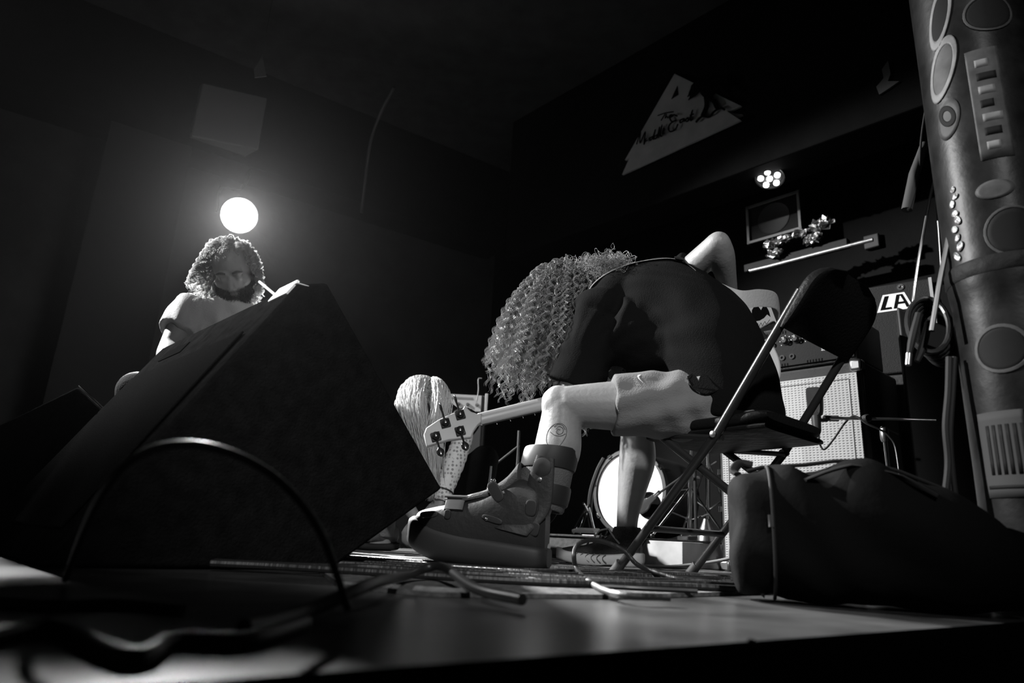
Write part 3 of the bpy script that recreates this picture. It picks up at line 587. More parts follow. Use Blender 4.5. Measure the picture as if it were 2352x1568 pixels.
# ------------------------------------------------------------------ folding chair
FV = V(-.685, .729, 0); RV = V(.729, .685, 0); CO = V(.481, 2.247, 0)
CH = lambda a, b_, z: CO + a * FV + b_ * RV + V(0, 0, z)
chair = thing('folding_chair', 'black padded steel folding chair the bass player sits on', 'chair', CH(-.3, 0, 0))
m_tube = mat('brown_black_tube', .035, .28, .35, bump=.05, scale=60); m_vinyl = mat('black_vinyl', .009, .5, spec=.14, bump=.25, scale=120); m_cap = mat('rubber_cap', .05, .6)
bk = nz(V(-.584, 0, .811)); bdir = FV * bk[0] + V(0, 0, bk[2]); bnor = nz(np.cross(RV, bdir))
for s in (-1, 1):
    y = .205 * s
    b = MB(); b.tube([CH(-.006, y, .008), CH(-.347, y, .392), CH(-.565, y, .697), CH(-.605, y, .752)], .0125, 14); b.build('leg', m_tube, chair)
    b = MB(); b.tube([CH(.001, y, .0085), CH(-.028, y, .04)], .0155, 14); b.build('foot_cap', m_cap, chair)
    b = MB(); b.tube([CH(-.125, y * .90, .428), CH(-.42, y * .90, .205), CH(-.675, y * .90, .010)], .0115, 14); b.build('leg', m_tube, chair)
    b = MB(); b.tube([CH(-.655, y * .90, .026), CH(-.685, y * .90, .003 + .006)], .0145, 14); b.build('foot_cap', m_cap, chair)
    b = MB(); b.lathe(CH(-.347, y - .02 * s, .392), RV * s, [(0, .009), (.038, .009), (.04, .005)], 12); b.build('pivot', m_metal, chair)
    b = MB(); b.tube([CH(-.13, y * .93, .41), CH(-.36, y * .93, .385)], .008, 8); b.build('seat_rail', m_tube, chair)
b = MB(); b.tube([CH(-.128, -.205, .140), CH(-.128, .205, .140)], .0095, 12); b.build('crossbar', m_tube, chair)
b = MB(); b.tube([CH(-.46, -.185, .175), CH(-.46, .185, .175)], .0095, 12); b.build('crossbar', m_tube, chair)
def pad(secs_u, secs_w, th, c, u, w, n, k):
    """padded slab: u length profile, rounded plan"""
    pass
# back pad: rounded top, wraps the tubes
NB, NT = 26, 14; b = MB(); R = []
c0 = CH(-.540, 0, .668)
for side in (1, -1):
    pass
t_ = np.linspace(0, 1, NT); Rg = []
for t in t_:
    wv = .218 * (1 if t < .55 else math.sqrt(max(1 - ((t - .55) / .47) ** 2.6, .02)))
    th = .026 * (math.sin(math.pi * min(max(t, .02), .98)) ** .35)
    cen = c0 + bdir * .212 * t; a = np.linspace(0, 2 * math.pi, 36, endpoint=False)
    ring = []
    for q in a:
        x = np.sign(math.cos(q)) * abs(math.cos(q)) ** .55; zz = np.sign(math.sin(q)) * abs(math.sin(q)) ** .55
        ring.append(cen + RV * wv * x + bnor * (th * zz + .03 * (x * x - .5)))
    Rg.append(ring)
b.rings(Rg); b.build('backrest', m_vinyl, chair)
secs = []
for a_, z, rx, ry in ((-.108, .432, .150, .008), (-.118, .434, .182, .019), (-.18, .432, .196, .024), (-.30, .428, .200, .025), (-.40, .432, .202, .025), (-.455, .440, .195, .022), (-.478, .444, .172, .012)):
    secs.append((CH(a_, 0, z), RV, UP, rx, ry))
b = MB(); b.loft(secs, 40, 5, 3.4); b.build('seat', m_vinyl, chair)
b = MB(); b.loft([(CH(-.12, 0, .405), RV, UP, .17, .006), (CH(-.13, 0, .404), RV, UP, .19, .010), (CH(-.45, 0, .412), RV, UP, .19, .010), (CH(-.465, 0, .414), RV, UP, .17, .006)], 30, 3, 4); b.build('seat_pan', mat('worn_seat_pan', .014, .5, .0, bump=.4, scale=30, spec=.03), chair)

# ------------------------------------------------------------------ soft black bag
m_bag = mat('black_nylon', .0045, .85, bump=.5, scale=14, spec=.03); m_trim = mat('bag_trim', .012, .7, spec=.1)
BC = V(.715, 1.40, .126); bag = thing('duffel_bag', 'slumped black duffel bag with side pocket on the stage floor right of the chair', 'bag', V(BC[0], BC[1], 0))
ba = nz(V(.96, -.28, 0)); bb = V(-ba[1], ba[0], 0)
b = MB(); ss = []
for t, rx, rz, dz in ((-1.0, .06, .075, -.012), (-.95, .10, .115, -.004), (-.8, .118, .130, .004), (-.4, .125, .134, .008), (-.1, .127, .140, .014), (.25, .125, .132, .006), (.65, .118, .110, -.016), (.95, .095, .08, -.045), (1.04, .05, .045, -.075)):
    ss.append((BC + ba * t * .25 + V(0, 0, dz), bb, UP, rx, rz * .96))
b.loft(ss, 60, 12, 2.8); me = b.mesh('body'); co = get_co(me)
bm = bmesh.new(); bm.from_mesh(me); bmesh.ops.recalc_face_normals(bm, faces=bm.faces); bm.to_mesh(me); bm.free()
no = get_no(me); q = co - BC; u = q @ ba; v = q @ bb; ww = q[:, 2]
fold = .006 * np.sin(u * 55 + 4 * ww * 9 + 2 * np.sin(v * 22)) * np.exp(-((u + .13) / .12) ** 2) + .005 * np.sin(u * 30 + 2.2 * np.sin(ww * 16) + v * 12) + .004 * np.sin(ww * 46 + u * 14)
top = np.clip((ww - .06) / .06, 0, 1); fold = fold + .007 * np.sin(u * 42 + 1.1) * top
co = co + no * fold[:, None]; co[:, 2] = np.maximum(co[:, 2], .002 + .0); set_co(me, co); place('body', me, m_bag, bag)
def bag_pt(t, ang, off=.004):
    """point on the bag surface: t along its length, ang round it"""
    A = np.array([s[0] for s in ss]); tt = np.array([-1.0, -.95, -.8, -.4, -.1, .25, .65, .95, 1.04]); rx = np.interp(t, tt, [s[3] for s in ss]); rz = np.interp(t, tt, [s[4] for s in ss]); c = np.array([np.interp(t, tt, A[:, k]) for k in range(3)])
    ca, sa = math.cos(ang), math.sin(ang); e = 2 / 2.8
    return c + bb * (rx + off) * np.sign(ca) * abs(ca) ** e + UP * (rz + off) * np.sign(sa) * abs(sa) ** e
b = MB(); b.tube([bag_pt(-.70, a, .006) for a in np.linspace(math.pi * .5, math.pi * 1.36, 16)], .0035, 8); b.build('piping', m_trim, bag)
b = MB(); b.tube([bag_pt(t, math.pi * .52, .006) for t in np.linspace(-.85, .85, 16)], .004, 8); zp = b.build('zipper', m_trim, bag)
b = MB(); b.box(bag_pt(-.72, math.pi * .98, .012), (.008, .006, .022)); b.build('zip_pull', m_metal, zp)
b = MB(); b.tube([bag_pt(-.93, math.pi * .6, .012), bag_pt(-.96, math.pi * .55, .03), bag_pt(-.9, math.pi * .5, .032), bag_pt(-.8, math.pi * .5, .014)], .010, 8, k=5, flat=.5); b.build('grab_loop', mat('webbing', .012, .9, spec=.1), bag)
b = MB(); b.loft([(BC - ba * .205 + V(0, -.045, -.10), bb, UP, .02, .02), (BC - ba * .232 + V(0, -.03, -.055), bb, ba, .062, .016), (BC - ba * .238 + V(0, -.02, -.01), bb, ba, .068, .016), (BC - ba * .222 + V(0, -.02, .02), bb, ba, .055, .008)], 20, 5, 3); b.build('end_pocket', mat('grey_nylon', .02, .6, spec=.2, bump=.5, scale=18), bag)
b = MB(); b.tube([bag_pt(t, math.pi * (.78 - .10 * math.sin(math.pi * (t + .45) / .9)), .004) for t in np.linspace(-.45, .45, 14)], .009, 8, flat=.4); b.build('handle', MATS['webbing'], bag)

# ------------------------------------------------------------------ sticker-covered column
PC = V(1.090, 1.40, 0); PR = .112
pcol = thing('support_column', 'round iron column plastered with stickers and tape at the stage side', 'column', PC)
b = MB(); prof = [(0, PR * 1.0)] + [(z, PR * (1.005 + .004 * math.sin(z * 17))) for z in np.linspace(.02, .62, 20)] + [(.64, PR * 1.0), (.66, PR * 1.02), (.70, PR * 1.05)] + [(z, PR * (1.02 + .003 * math.sin(z * 13 + 1))) for z in np.linspace(.74, 3.4, 60)]
b.lathe(PC, UP, prof + [(CEIL - .004, PR)], 48); b.build('shaft', mat('taped_black_column', .009, .40, spec=.12, bump=.10, scale=34, var=.6, vscale=14), pcol)
def on_col(px, py, r):
    d = sight(px, py); o = (CAM - PC)[:2]; dd = d[:2]; A = dd @ dd; B = 2 * o @ dd; Cq = o @ o - r * r; D = B * B - 4 * A * Cq
    t = (-B - math.sqrt(max(D, 0))) / (2 * A); p = CAM + d * t; return math.atan2(p[1] - PC[1], p[0] - PC[0]), p[2]
def patch(name, fn, m, par, off, nx=14, ny=10):
    """fn(s,t)->(angle,z), bent round the shaft"""
    b = MB(); R = []
    v = []; f = []
    for j in range(ny + 1):
        for i in range(nx + 1):
            a, z = fn(i / nx, j / ny); rr = PR * 1.024 + off if z > .66 else PR * 1.010 + off
            v.append(PC + V(rr * math.cos(a), rr * math.sin(a), z))
    for j in range(ny):
        for i in range(nx): f.append((j * (nx + 1) + i, j * (nx + 1) + i + 1, (j + 1) * (nx + 1) + i + 1, (j + 1) * (nx + 1) + i))
    b.add(v, f); o = b.build(name, m, par, fix=True)
    bm = bmesh.new(); bm.from_mesh(o.data); bmesh.ops.remove_doubles(bm, verts=bm.verts, dist=2e-5); bmesh.ops.recalc_face_normals(bm, faces=bm.faces); bm.to_mesh(o.data); bm.free(); so = o.modifiers.new('thick', 'SOLIDIFY'); so.thickness = .0005; so.offset = 0; return o
m_st1 = mat('pale_sticker', .13, .6, spec=.2, var=.3, vscale=25); m_st2 = mat('grey_sticker', .04, .6, spec=.2, var=.4, vscale=30); m_st3 = mat('dark_sticker', .008, .7, spec=.1); m_shine = mat('clear_tape', .2, .15, .5, bump=.9, scale=60)
def rect_st(px0, py0, px1, py1, m, off=.001, name='sticker', par=None):
    a0, z1 = on_col(px0, py0, PR); a1, _ = on_col(px1, py0, PR); _, z0 = on_col(px0, py1, PR); return patch(name, lambda s, t: (a0 + (a1 - a0) * s, z0 + (z1 - z0) * t), m, par or pcol, off)
def oval_st(px, py, w, h, m, off=.001, name='sticker', hole=0.0, tilt=0.0, par=None):
    a, z = on_col(px, py, PR)
    def fn(s, t):
        r = hole + (1 - hole) * t; q = 2 * math.pi * s; x, y = r * math.cos(q) * w, r * math.sin(q) * h
        return a + (x * math.cos(tilt) - y * math.sin(tilt)) / PR, z + x * math.sin(tilt) + y * math.cos(tilt)
    return patch(name, fn, m, par or pcol, off, 28, 4)
oval_st(2160, 40, .020, .075, m_st3, .001, tilt=-.25); oval_st(2160, 40, .024, .085, m_st1, .0016, hole=.72, tilt=-.25)
oval_st(2166, 160, .026, .075, m_st2, .001, tilt=-.3); oval_st(2166, 160, .030, .082, m_st1, .0016, hole=.74, tilt=-.3)
oval_st(2180, 275, .026, .05, m_st2, .001, tilt=-.2); oval_st(2178, 268, .018, .03, m_st3, .0016, tilt=.3, hole=.5)
s_ = rect_st(2215, 125, 2290, 385, m_st2); sa0, sz1 = on_col(2215, 125, PR); sa1, _ = on_col(2290, 125, PR); _, sz0 = on_col(2215, 385, PR)
for k in range(7): patch('print_mark', lambda s, t, k=k: (sa0 + (sa1 - sa0) * (.25 + (.4 + .1 * (k % 3)) * s), sz0 + (sz1 - sz0) * (.08 + .125 * k + .07 * t)), m_st3 if k % 2 else m_st1, s_, .0014, 6, 2)
oval_st(2285, 435, .035, .022, m_st2); oval_st(2330, 530, .05, .055, m_st3); oval_st(2330, 530, .053, .058, m_st2, .0016, hole=.9)
oval_st(2300, 800, .05, .05, m_st3); oval_st(2300, 800, .052, .052, m_st2, .0016, hole=.85); oval_st(2270, 30, .05, .05, m_st3, .001); oval_st(2270, 30, .05, .05, m_st2, .0016, hole=.9)
for k_, (py, w_, h_) in enumerate(((436, .006, .008), (452, .008, .006), (470, .007, .010), (492, .009, .008), (506, .007, .012), (528, .008, .009), (548, .006, .011), (566, .008, .012), (590, .007, .014))): oval_st(2192 + (py - 445) * .10 + 5 * math.sin(k_ * 2.1), py, w_, h_, m_shine, .0018, 'tape_scrap', tilt=.6 * math.sin(k_ * 1.7))
s_ = rect_st(2246, 952, 2352, 1148, mat('cream_sticker', .04, .7, spec=.1), .001)
ca0, cz1 = on_col(2246, 952, PR); ca1, _ = on_col(2352, 952, PR); _, cz0 = on_col(2246, 1148, PR)
for k in range(6): patch('print_bar', lambda s, t, k=k: (ca0 + (ca1 - ca0) * (.20 + .14 * k + .075 * s), cz0 + (cz1 - cz0) * (.26 + .58 * t)), m_st3, s_, .0018, 4, 4)
patch('print_bar', lambda s, t: (ca0 + (ca1 - ca0) * (.08 + .9 * s), cz0 + (cz1 - cz0) * (.10 + .04 * t)), m_st3, s_, .0018, 12, 2)
b = MB(); b.lathe(PC + V(0, 0, .685), UP, [(0, PR * 1.045), (.006, PR * 1.065), (.03, PR * 1.065), (.036, PR * 1.045)], 48); b.build('collar', mat('black_tape', .010, .6, bump=.3, spec=.1), pcol)

# cables and cords hanging down the column
m_cab = MATS['cable_black']; m_cab2 = mat('cable_dark_grey', .014, .6, spec=.15); m_cab3 = mat('cable_pale', .32, .45)
hang = [((2140, 175), (2126, 250), (2116, 320), (2110, 400), (2092, 470), (2085, 482)), ((2152, 300), (2150, 390), (2152, 470), (2158, 545), (2162, 640), (2150, 720)), ((2152, 390), (2135, 460), (2122, 530), (2108, 610), (2098, 700), (2110, 790)), ((2190, 480), (2176, 560), (2160, 640), (2150, 700), (2140, 760)),
        ((2180, 820), (2178, 900), (2172, 980), (2178, 1060), (2172, 1130), (2165, 1200)), ((2192, 820), (2188, 900), (2182, 1000), (2188, 1090), (2200, 1180), (2208, 1240))]
labs = ['thin black cord hanging free beside the column top', 'twin black cord running down the column edge', 'shiny black cable swinging out from the column', 'thick black cable strapped to the column below the shiny tape', 'grey cable running down the lower column', 'second grey cable strapped to the lower column']
for i, (L, lab) in enumerate(zip(hang, labs)):
    Yh = 1.55 if i < 3 else 1.42
    b = MB(); b.tube([at(x, y, Yh) for x, y in L], (.003, .003, .0035, .006, .007, .006)[i], 8, k=6); tag(b.build('hanging_cable', (m_cab2, m_cab, mat('cable_glossy', .12, .12), m_cab, mat('cable_mid_grey', .02, .6, spec=.1) if i == 4 else m_cab2, m_cab2)[i]), lab, 'cable')
b = MB(); b.tube([at(2123, 330, 1.56), at(2100, 400, 1.56), at(2083, 482, 1.56)], [.009, .013, .013], 10); tag(b.build('foam_tube', mat('grey_foam', .025, .8)), 'limp grey foam sleeve hanging from a cord beside the column', 'sleeve')
coil = thing('cable_coil', 'coil of black cable hooked on the column beside the monogrammed speaker', 'cable', at(2135, 830, 1.5))
for k in range(6):
    c = at(2132 + k * 5, 745 + k * 6, 1.5 + .008 * k); a = np.linspace(0, 2 * math.pi, 26); b = MB(); b.tube([c + V(.045 * math.cos(q) * (1 - .12 * k / 5), .03 * math.sin(q), .075 * math.sin(q + .4)) for q in a], .0065, 8, cap=False); b.build('cable_turn', (m_cab, m_cab2)[k % 2], coil)
b = MB(); b.tube([at(2110, 720, 1.47), at(2096, 775, 1.47), at(2088, 815, 1.47)], [.008, .009, .006], 8, k=3); b.build('plug', m_cab2, coil)
b = MB(); b.tube([at(2133, 740, 1.47), at(2118, 800, 1.47), at(2106, 830, 1.47)], [.008, .009, .006], 8, k=3); b.build('plug', m_cab2, coil)
b = MB(); b.tube([at(2088, 812, 1.47), at(2086, 838, 1.47)], .007, 10); b.build('plug_tip', m_metal, coil)

# ------------------------------------------------------------------ cables on the floor
def floor_cable(pts, r, m, label, group, z=None, ribs=0):
    P = smooth_path(np.array([[p[0], p[1]] for p in pts]), 9); base = .008 + r
    zz = np.full(len(P), base) + (0 if z is None else np.interp(np.linspace(0, 1, len(P)), np.linspace(0, 1, len(z)), z))
    b = MB(); rad = np.full(len(P), r)
    b.tube(np.column_stack([P, zz]), rad, 8); return tag(b.build('stage_cable', m, None), label, 'cable', group)
rc = random.Random(11)
G1, G2, G3 = 'black cables tangled on the carpet', 'thick cables across the carpet', 'pale cables on the carpet'
for i in range(17):
    x = rc.uniform(-.75, .55); y = rc.uniform(1.55, 2.7) ; an = rc.uniform(-.5, .5); L = []
    for k in range(8):
        L.append((x, y)); an += rc.uniform(-.75, .75); x += .16 * math.cos(an); y += .11 * math.sin(an)
        y = min(max(y, 1.42), 2.95)
    floor_cable(L, .0042, m_cab, 'thin black cable wandering over the carpet around the boot', G1)
for i in range(7):
    y = 1.42 + i * .11; L = [(-.62 + .18 * k + rc.uniform(-.05, .05), y + rc.uniform(-.07, .07) + .012 * k) for k in range(9)]
    floor_cable(L, .0072, mat('ribbed_cable', .02, .5, bump=.4, scale=90, stretch=(1, .05, .05)), 'thick ribbed black cable lying across the carpet', G2)
for i, L in enumerate(([(-.55, 2.55), (-.38, 2.42), (-.2, 2.5), (-.12, 2.6), (-.3, 2.62), (-.45, 2.5), (-.3, 2.36), (-.1, 2.4)], [(.08, 2.5), (.2, 2.62), (.35, 2.58), (.45, 2.7), (.3, 2.78), (.1, 2.7), (.05, 2.62)], [(.15, 2.42), (.3, 2.35), (.45, 2.45), (.6, 2.5), (.7, 2.65)], [(.2, 2.9), (.4, 2.82), (.6, 2.88), (.75, 2.95), (.8, 3.05)])):
    floor_cable(L, .0048, m_cab3, 'pale grey cable curled on the carpet near the trainer', G3)
b = MB(); b.tube([V(.42, 2.72, .014), V(.6, 2.62, .02), V(.78, 2.58, .05), V(.92, 2.5, .10), V(.98, 2.3, .14), V(1.0, 2.0, .1), V(1.0, 1.75, .02)], .0065, 10, k=6); tag(b.build('stage_cable', m_cab3), 'pale thick cable arching up from the carpet behind the black bag', 'cable')
# looping cable over the trainer, and thick loops close to the lens
b = MB(); b.tube([at(1690, 1378, 1.75), V(*at(1560, 1350, 1.8)[:2], .014), at(1470, 1300, 1.9), at(1430, 1262, 1.92), at(1370, 1240, 1.9), at(1330, 1248, 1.86), at(1318, 1275, 1.84), at(1330, 1315, 1.8), V(*atz(1400, 1360, .014)[:2], .014), V(*atz(1540, 1372, .014)[:2], .014)], .0062, 10, k=7); tag(b.build('looped_cable', MATS['ribbed_cable']), 'ribbed black cable standing up in a loop in front of the trainer', 'cable')
b = MB(); q = at(900, 1330, 1.28); b.tube([V(*atz(560, 1440, .006)[:2], .006), V(*atz(700, 1410, .006)[:2], .008), V(*atz(850, 1375, .012)[:2], .03), at(930, 1322, 1.28), at(1010, 1300, 1.35), V(*atz(1090, 1360, .014)[:2], .02), V(*atz(1200, 1380, .014)[:2], .016)], .008, 10, k=7); tag(b.build('bent_cable', m_cab), 'thick black cable rising in a hump in front of the boot toe', 'cable')
b = MB(); b.tube([atz(150, 1330, .01) , at(225, 1150, .72), at(320, 1045, .70), at(440, 1020, .70), at(560, 1052, .72), at(660, 1120, .76), at(740, 1230, .8), atz(800, 1400, .008)], .0045, 12, k=8); tag(b.build('near_cable_loop', mat('cable_rubber', .004, .45, spec=.3)), 'black cable standing in a tall arch in front of the wedge monitor', 'cable')
b = MB(); b.tube([atz(-60, 1470, .007), atz(120, 1440, .007), atz(300, 1510, .007), atz(400, 1470, .007), atz(560, 1470, .007), atz(700, 1430, .007)], .007, 12, k=7); tag(b.build('near_floor_cable', MATS['cable_rubber']), 'black rubber cable snaking along the bare stage edge', 'cable')
b = MB(); b.tube([atz(-80, 1372, .006), atz(100, 1388, .006), atz(270, 1386, .006), atz(420, 1400, .006)], .006, 12, k=7); tag(b.build('near_floor_cable', MATS['cable_rubber']), 'straight black rubber cable lying on bare boards before the monitors', 'cable')
b = MB(); p = atz(1726, 1475); b.lathe(p, UP, [(0.0005, .005), (.003, .0045), (.004, .002)], 12); tag(b.build('metal_stud', m_chrome), 'tiny bright metal stud lying on the bare stage boards', 'stud')
# ------------------------------------------------------------------ people: shared bits
from mathutils.bvhtree import BVHTree
m_skin = mat('skin', .25, .5, bump=.12, scale=90, var=.08, vscale=20)
m_tee = mat('black_cotton', .006, .95, bump=.3, scale=260, spec=.08)
m_short = mat('grey_shorts_cloth', .19, .9, bump=.25, scale=220, spec=.15)
m_hair = mat('curly_light_brown_hair', .27, .34, spec=.7, through=.12); m_blond = mat('blond_hair', .72, .32, spec=.6, through=.3); m_darkhair = mat('brown_curls', .40, .4, spec=.6, through=.55)
def bvh_of(me):
    me.calc_loop_triangles(); return BVHTree.FromPolygons([v.co[:] for v in me.vertices], [tuple(p.vertices) for p in me.polygons])
def decal(me, bvh, n, off=.0012, back=.06):
    n = Vector(n).normalized()
    for v in me.vertices:
        h = bvh.ray_cast(v.co + n * back, -n, .2)
        if h[0] is not None: v.co = h[0] + n * off + (v.co - v.co)
    return me
def head_shape(mb, c, f, up, s=1.0, face=True):
    """skull, jaw, nose, ears; f = where the face looks"""
    sd, f, u = axes_from(f, up); A = (sd, f, u)
    mb.ell(c + u * .028 * s - f * .012 * s, (.076 * s, .094 * s, .088 * s), A, 24, 16)
    mb.ell(c + f * .022 * s - u * .022 * s, (.066 * s, .070 * s, .086 * s), A, 22, 14)
    mb.ell(c + f * .046 * s - u * .082 * s, (.042 * s, .042 * s, .034 * s), A, 18, 12)
    for x in (-1, 1):
        mb.ell(c + sd * x * .045 * s + f * .045 * s - u * .022 * s, (.026 * s, .032 * s, .026 * s), A, 14, 10)      # cheek
        mb.ell(c + sd * x * .078 * s - f * .012 * s - u * .012 * s, (.010 * s, .020 * s, .031 * s), A, 12, 8)       # ear
        mb.ell(c + sd * x * .031 * s + f * .080 * s + u * .028 * s, (.026 * s, .014 * s, .010 * s), A, 12, 8)       # brow
        mb.ell(c + sd * x * .031 * s + f * .076 * s + u * .006 * s, (.015 * s, .014 * s, .012 * s), A, 12, 8)       # lid
        mb.ell(c + sd * x * .010 * s + f * .098 * s - u * .038 * s, (.010 * s, .010 * s, .008 * s), A, 10, 8)       # nostril wing
    mb.tube([c + f * .084 * s + u * .012 * s, c + f * .100 * s - u * .018 * s, c + f * .110 * s - u * .036 * s], [.009 * s, .011 * s, .0125 * s], 12, k=3)
    mb.ell(c + f * .088 * s - u * .060 * s, (.024 * s, .011 * s, .007 * s), A, 14, 8); mb.ell(c + f * .085 * s - u * .073 * s, (.021 * s, .011 * s, .008 * s), A, 14, 8)
    return sd, f, u

# ------------------------------------------------------------------ bass guitar (axis from headstock to body end, its back towards us)
HS = at(1000, 990, 2.14); BUTT = at(1772, 792, 2.34)
bx_ = nz(BUTT - HS); bn = V(-.12, -1, .22); bn = nz(bn - bx_ * (bn @ bx_)); bw = nz(np.cross(bn, bx_)); bw = bw if bw[2] > 0 else -bw
GL = np.linalg.norm(BUTT - HS); bp_ = lambda x, y, z=0.: HS + bx_ * x + bw * y + bn * z
print('bass length', GL)
m_gtr = mat('white_bass_finish', .85, .25, var=.06); m_maple = mat('maple_neck', .28, .4, var=.15, vscale=4, stretch=(1, 1, 1)); m_rose = mat('fretboard', .05, .5)
bass = thing('bass_guitar', 'white electric bass guitar with pale maple neck held across the lap', 'bass guitar', bp_(GL * .75, 0))
ho = [(1097, 950), (1082, 944), (1067, 931), (1064, 938), (1042, 947), (1007, 963), (979, 982), (973, 997), (980, 1025), (1030, 1010), (1082, 1004), (1088, 989), (1097, 976), (1106, 968), (1106, 948)]
hsP = [atp(x, y, HS, bn) for x, y in ho]
b = MB(); b.prism(hsP, -bn * .015); hst = b.build('headstock', m_maple, bass, bevel=.003)
NUT = atp(1104, 958, HS, bn); xn = float((NUT - HS) @ bx_); yn = float((NUT - HS) @ bw); xj = GL - .43
b = MB(); pts = [(xn - .005, .020, .007), (xn + .02, .021, .010), (xn + .2, .0225, .0115), (xj - .08, .027, .0125), (xj, .029, .014), (xj + .12, .030, .016)]
b.loft([(bp_(x, yn * max(0, 1 - (x - xn) / .5), -.013 + .002), bw, bn, ry, rz) for x, ry, rz in pts], 20, 6); b.build('neck', m_maple, bass)
b = MB(); b.prism([bp_(xn, yn - .02, -.017), bp_(xn, yn + .02, -.017), bp_(xj + .10, .031, -.017), bp_(xj + .10, -.031, -.017)], -bn * .006); fbd = b.build('fretboard', m_rose, bass)
for k in range(1, 20):
    x = xn + (.864) * (1 - 2 ** (-k / 12.)); b = MB(); wv_ = .02 + .011 * (x - xn) / (xj - xn); b.tube([bp_(x, -wv_, -.0235), bp_(x, wv_, -.0235)], .0012, 5); b.build('fret', m_chrome, fbd)
X0 = xj - .02
out = [(.00, .035), (-.09, .085), (-.135, .125), (-.125, .155), (-.07, .160), (.01, .140), (.09, .130), (.17, .145), (.26, .170), (.34, .172), (.41, .140), (.448, .07), (.455, .0), (.445, -.07), (.405, -.135), (.33, -.165), (.25, -.160), (.16, -.128), (.09, -.118), (.02, -.125), (-.04, -.128), (-.065, -.108), (-.04, -.08), (.0, -.045)]
po = smooth_path(np.array(out + [out[0]]), 5)[:-1]
b = MB(); b.prism([bp_(X0 + x, y, .006) for x, y in po], -bn * .042); gbody = b.build('body', m_gtr, bass, bevel=.010)
b = MB(); b.prism([bp_(X0 + x, y, -.0365) for x, y in [(.0, -.05), (.12, -.09), (.3, -.12), (.36, -.1), (.33, -.02), (.18, .05), (.02, .06)]], -bn * .002); b.build('pickguard', m_ink, bass)
b = MB(); b.box(bp_(X0 + .33, 0, -.043), (.05, .08, .012), (bx_, bw, bn)); b.build('bridge', m_chrome, bass, bevel=.002)
b = MB(); b.box(bp_(X0 + .19, 0, -.042), (.04, .09, .012), (bx_, bw, bn)); b.build('pickup', m_knob, bass, bevel=.004)
for k in range(4):
    y = (k - 1.5) * .017; b = MB(); b.tube([bp_(X0 + .335, y, -.05), bp_(xn, yn + y * .6, -.026), bp_(xn - .05 - .02 * k, yn * .6 + y * .8, -.022)], (.0016, .0014, .0012, .001)[k], 5); b.build('string', m_chrome, bass)
for k in range(3): b = MB(); b.lathe(bp_(X0 + .33 + .03 * k, -.10 + .018 * k, -.036), -bn, [(0, .011), (.016, .010)], 14); b.build('knob', m_chrome, bass)
b = MB(); b.lathe(BUTT + bx_ * .004 - bn * .014, bx_, [(0, .008), (.008, .006), (.010, .011), (.013, .011)], 14); b.build('strap_button', m_chrome, bass)
m_tun = mat('black_tuner', .025, .16, .4)
for (px, py), sgn in (((1023, 972), 1), ((1057, 953), 1), ((1001, 1003), -1), ((1057, 990), -1)):
    q = atp(px, py, HS + bn * .001, bn); ang = nz(bx_ + bw * .02); tn = thing('x', '', '', (0, 0, 0)) if False else None
    b = MB(); b.box(q + bn * .003, (.030, .030, .006), (bx_, bw, bn)); ho_ = b.build('tuner', m_tun, bass, bevel=.002)
    b = MB(); b.lathe(q + bn * .005, bn, [(0, .0125), (.008, .0125), (.010, .009), (.011, .004)], 18); b.build('gear_cover', m_tun, ho_)
    b = MB(); b.lathe(q + bn * .016, bn, [(0, .003), (.002, .002)], 8); b.build('screw', m_chrome, ho_)
    e0 = q + bw * sgn * .015 + bn * .008; e1 = q + bw * sgn * .040 + bn * .006
    b = MB(); b.tube([q - bw * sgn * .004 + bn * .008, e0, e1], .0032, 8); b.build('key_shaft', m_tun, ho_)
    b = MB(); kx = bx_ if sgn < 0 else bn; b.loft([(e1, kx, nz(np.cross(bw, kx)), .004, .003), (e1 + bw * sgn * .010, kx, nz(np.cross(bw, kx)), .0115, .004), (e1 + bw * sgn * .022, kx, nz(np.cross(bw, kx)), .011, .004), (e1 + bw * sgn * .030, kx, nz(np.cross(bw, kx)), .004, .003)], 14, 4); b.build('key', m_tun, ho_)
    b = MB(); b.lathe(q - bn * .016, -bn, [(0, .008), (.02, .0065), (.03, .0075)], 14); b.build('string_post', m_chrome, ho_)
# sticker on the body back: a seated figure in black silhouette on pale paper, with a line of script
ST = [(1716, 707), (1768, 698), (1784, 741), (1733, 760)]
sP = [atp(x, y, bp_(0, 0, .0066), bn) for x, y in ST]
b = MB(); b.prism(sP, bn * .0006); stk = b.build('sticker', mat('sticker_paper', .55, .6), bass)
fg = [(1727, 712), (1733, 702), (1742, 704), (1748, 712), (1752, 704), (1760, 703), (1766, 714), (1770, 728), (1762, 722), (1755, 730), (1745, 736), (1733, 738), (1726, 728)]
b = MB(); b.prism([atp(x, y, bp_(0, 0, .0073), bn) for x, y in fg], bn * .0004); b.build('printed_figure', m_ink, stk, smooth=False)
b = MB(); b.tube([atp(x, y, bp_(0, 0, .0076), bn) for x, y in ((1735, 750), (1740, 742), (1743, 750), (1748, 741), (1751, 748), (1757, 738), (1760, 744), (1768, 734))], .0009, 5, k=4); b.build('printed_script', m_ink, stk)
b = MB(); b.prism([atp(x, y, bp_(0, 0, .0066), bn) for x, y in ((1676, 662), (1682, 655), (1688, 663), (1690, 672), (1680, 671))], bn * .0005); b.build('sticker', m_ink, bass, smooth=False)

